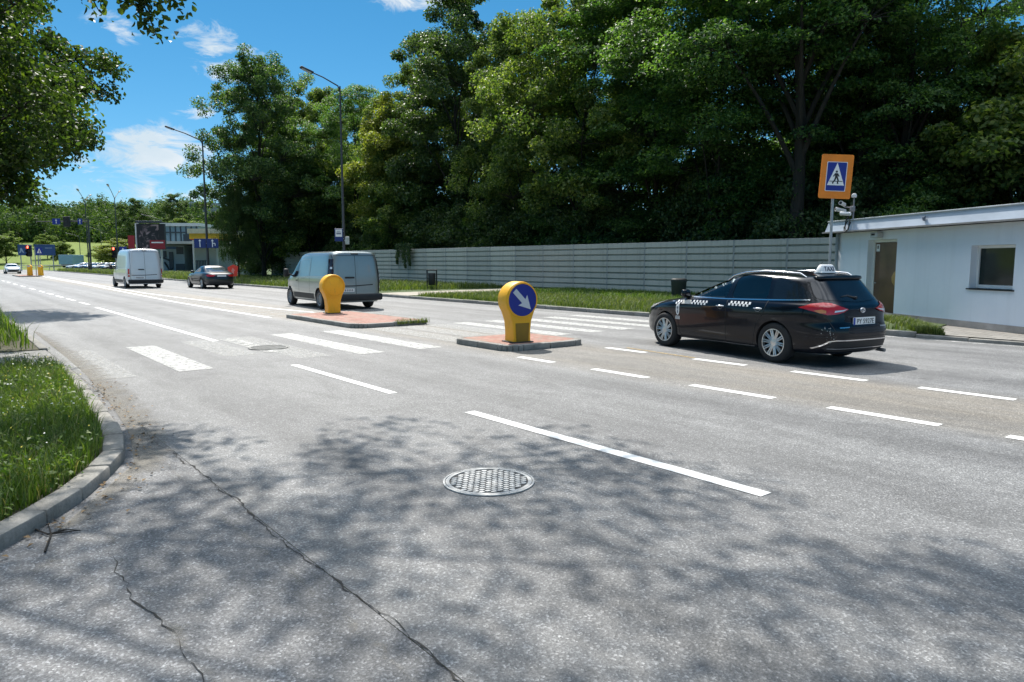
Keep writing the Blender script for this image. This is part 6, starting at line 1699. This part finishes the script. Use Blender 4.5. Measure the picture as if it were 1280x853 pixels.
for k in range(3):
    mb = MB(); mb.lathe([(.16, 0), (.15, -.03), (.001, -.05)], 16, 'Y', c=(0, -.18, hz(277.5, Y) + .45 - .45 * k)); mb.build('lens', M_plastic, h, 40)

# white fence with scribbles behind the drooping tree
Y = 76
t = thing('white_fence', (0, Y, 0), 0, 'short white wall panel with dark scribbles under the drooping tree', 'fence')
mb = MB(); x0, x1, z0, z1 = face_box(mb, 299, 330, 318, 346, Y, .15); mb.build('panel', M_whitewall, t)
for k in range(6):
    mb = MB(); mb.box((x0 + (x1 - x0) * k / 5, -.05, z1 / 2), (.12, .26, z1 + .06)); mb.build('post', surf('fence_post_pale', (.5, .5, .5), .8), t)
mb = MB(); r = random.Random(6)
for k in range(9):
    a = x0 + .3 + k * (x1 - x0 - .6) / 9; pts = [(a + r.uniform(-.2, .25), -.03, r.uniform(.3, 1.5)) for _ in range(4)]; mb.tube(pts, .035, 5)
mb.build('graffiti', M_steelb, t)

# meadow slope, wooded hill
def terrain(name, y0, y1, x0, x1, fz, mat, nx=60, ny=30):
    X = np.linspace(x0, x1, nx); Yv = np.linspace(y0, y1, ny); gx, gy = np.meshgrid(X, Yv); gz_ = fz(gx, gy)
    V = np.stack([gx.ravel(), gy.ravel(), gz_.ravel()], 1); i = np.arange(nx * ny).reshape(ny, nx)
    F = np.stack([i[:-1, :-1].ravel(), i[:-1, 1:].ravel(), i[1:, 1:].ravel(), i[1:, :-1].ravel()], 1)
    return struct(np_mesh(name, V, F, mat, None, True))
def slope(x, y): return np.clip((y - 150) / 110, 0, 1) ** 1.3 * 8.5 - .05 + .5 * np.sin(x * .07 + y * .05) * np.clip((y - 150) / 80, 0, 1)
terrain('meadow', 150, 300, -320, -60, slope, M_meadow)
terrain('hill', 255, 700, -700, 700, lambda x, y: np.clip((y - 255) / 220, 0, 1) * 30 * (1 + .15 * np.sin(x * .012 + 1)) , M_turf, 60, 20)
L_forest = leaf_mat('forest_leaf', (.03, .06, .025), (.055, .095, .035), (.10, .14, .05), .25, .03)
rg = np.random.default_rng(77); P = []; N = []
for k in range(330):
    y = rg.uniform(262, 400); px = rg.uniform(-60, 340); x = fx(px, y)
    g0 = max(0, (y - 255) / 220) * 30; H = rg.uniform(11, 19) * (1.12 if px < 60 else 1.0); rr = rg.uniform(3.5, 6)
    n = 800
    d = rg.normal(size=(n, 3)); d /= np.linalg.norm(d, axis=1, keepdims=True); d *= (rg.uniform(.5, 1.08, n))[:, None]
    lump = 1 + .25 * np.sin(d[:, 0:1] * 5 + k) * np.cos(d[:, 1:2] * 4)
    P.append(np.array([x, y, g0 + H * .55]) + d * lump * np.array([rr, rr, H * .45])); N.append(d + rg.normal(size=(n, 3)) * .5)
o = leaf_cards('woods', np.concatenate(P), np.concatenate(N), 1.1, L_forest, None, rg)
tag(o, 'distant wooded hill rising behind the green slope', 'woods', kind='stuff')
# some single trees at the far end
def far_tree(px, y, H, Rr, kind, label):
    o = copy_tree(PROTO[kind]); o.name = {'low': 'maple_tree', 'yellow': 'maple_tree', 'ash': 'ash_tree', 'maple': 'maple_tree'}[kind]; base = {'low': (11, 4.6), 'yellow': (16, 4.4), 'ash': (18, 5.0), 'maple': (18, 5.6)}[kind]
    o.location = far(px, y, float(slope(np.array(0.), np.array(float(y)))) if y > 150 else 0); o.scale = (Rr / base[1], Rr / base[1], H / base[0]); o.rotation_euler.z = px
    tag(o, label, 'tree', 'trees at the far end of the street')
far_tree(150, 145, hz(298, 145), 4.8, 'yellow', 'bright yellow-green tree above the far parked cars, left of the billboard')
far_tree(172, 190, hz(258, 190), 4.6, 'ash', 'tall dark tree standing behind the billboard')
far_tree(132, 165, hz(312, 165), 3.6, 'low', 'low round bush-like tree above the far parked cars')
far_tree(78, 168, hz(306, 168), 2.8, 'low', 'small dark round tree right of the navy direction boards')
far_tree(60, 190, hz(303, 190), 3.2, 'low', 'small pale round tree behind the wide navy direction board')
far_tree(220, 230, hz(262, 230), 5.6, 'ash', 'dark tree behind the glazed hall roof')
far_tree(236, 140, hz(272, 140), 4.5, 'low', 'light green tree between glazed hall and drooping tree')
far_tree(8, 175, hz(298, 175), 4.6, 'low', 'dark bushy tree at the far left edge beyond the white oncoming saloon')
t = thing('box_trailer', far(89.5, 158, .4), .1, 'pale blue box trailer parked on the green slope', 'trailer')
mb = MB(); mb.box((0, 0, 1.75), (2.9, 5, 2.1), 0, .05); mb.build('body', surf('pale_blue_body', (.22, .36, .48), .5, var=.1), t)
mb = MB(); mb.box((0, 0, .62), (2.2, 4.6, .16)); mb.build('chassis', M_dark, t)
for sx in (-1.05, 1.05):
    for sy in (-1.2, 1.2):
        mb = MB(); mb.lathe([(.42, -.12), (.45, -.08), (.45, .08), (.42, .12)], 20, 'X', c=(sx, sy, .42)); mb.build('wheel', M_tyre, t, 40)
# low planking and guard rail before the meadow
t = thing('guard_rail', far(60, 140, 0), 0, 'thin horizontal guard rail on posts before the green slope', 'railing')
xa, xb = fx(20, 140) - fx(60, 140), fx(88, 140) - fx(60, 140)
mb = MB(); mb.tube([(xa, 0, 1.0), (xb, 0, 1.0)], .06, 6); mb.tube([(xa, 0, .55), (xb, 0, .55)], .04, 6); mb.build('rail', M_galv, t)
for k in range(6):
    mb = MB(); x = xa + (xb - xa) * k / 5; mb.tube([(x, 0.07, -.1), (x, .07, 1.1)], .05, 6); mb.build('post', M_galv, t)
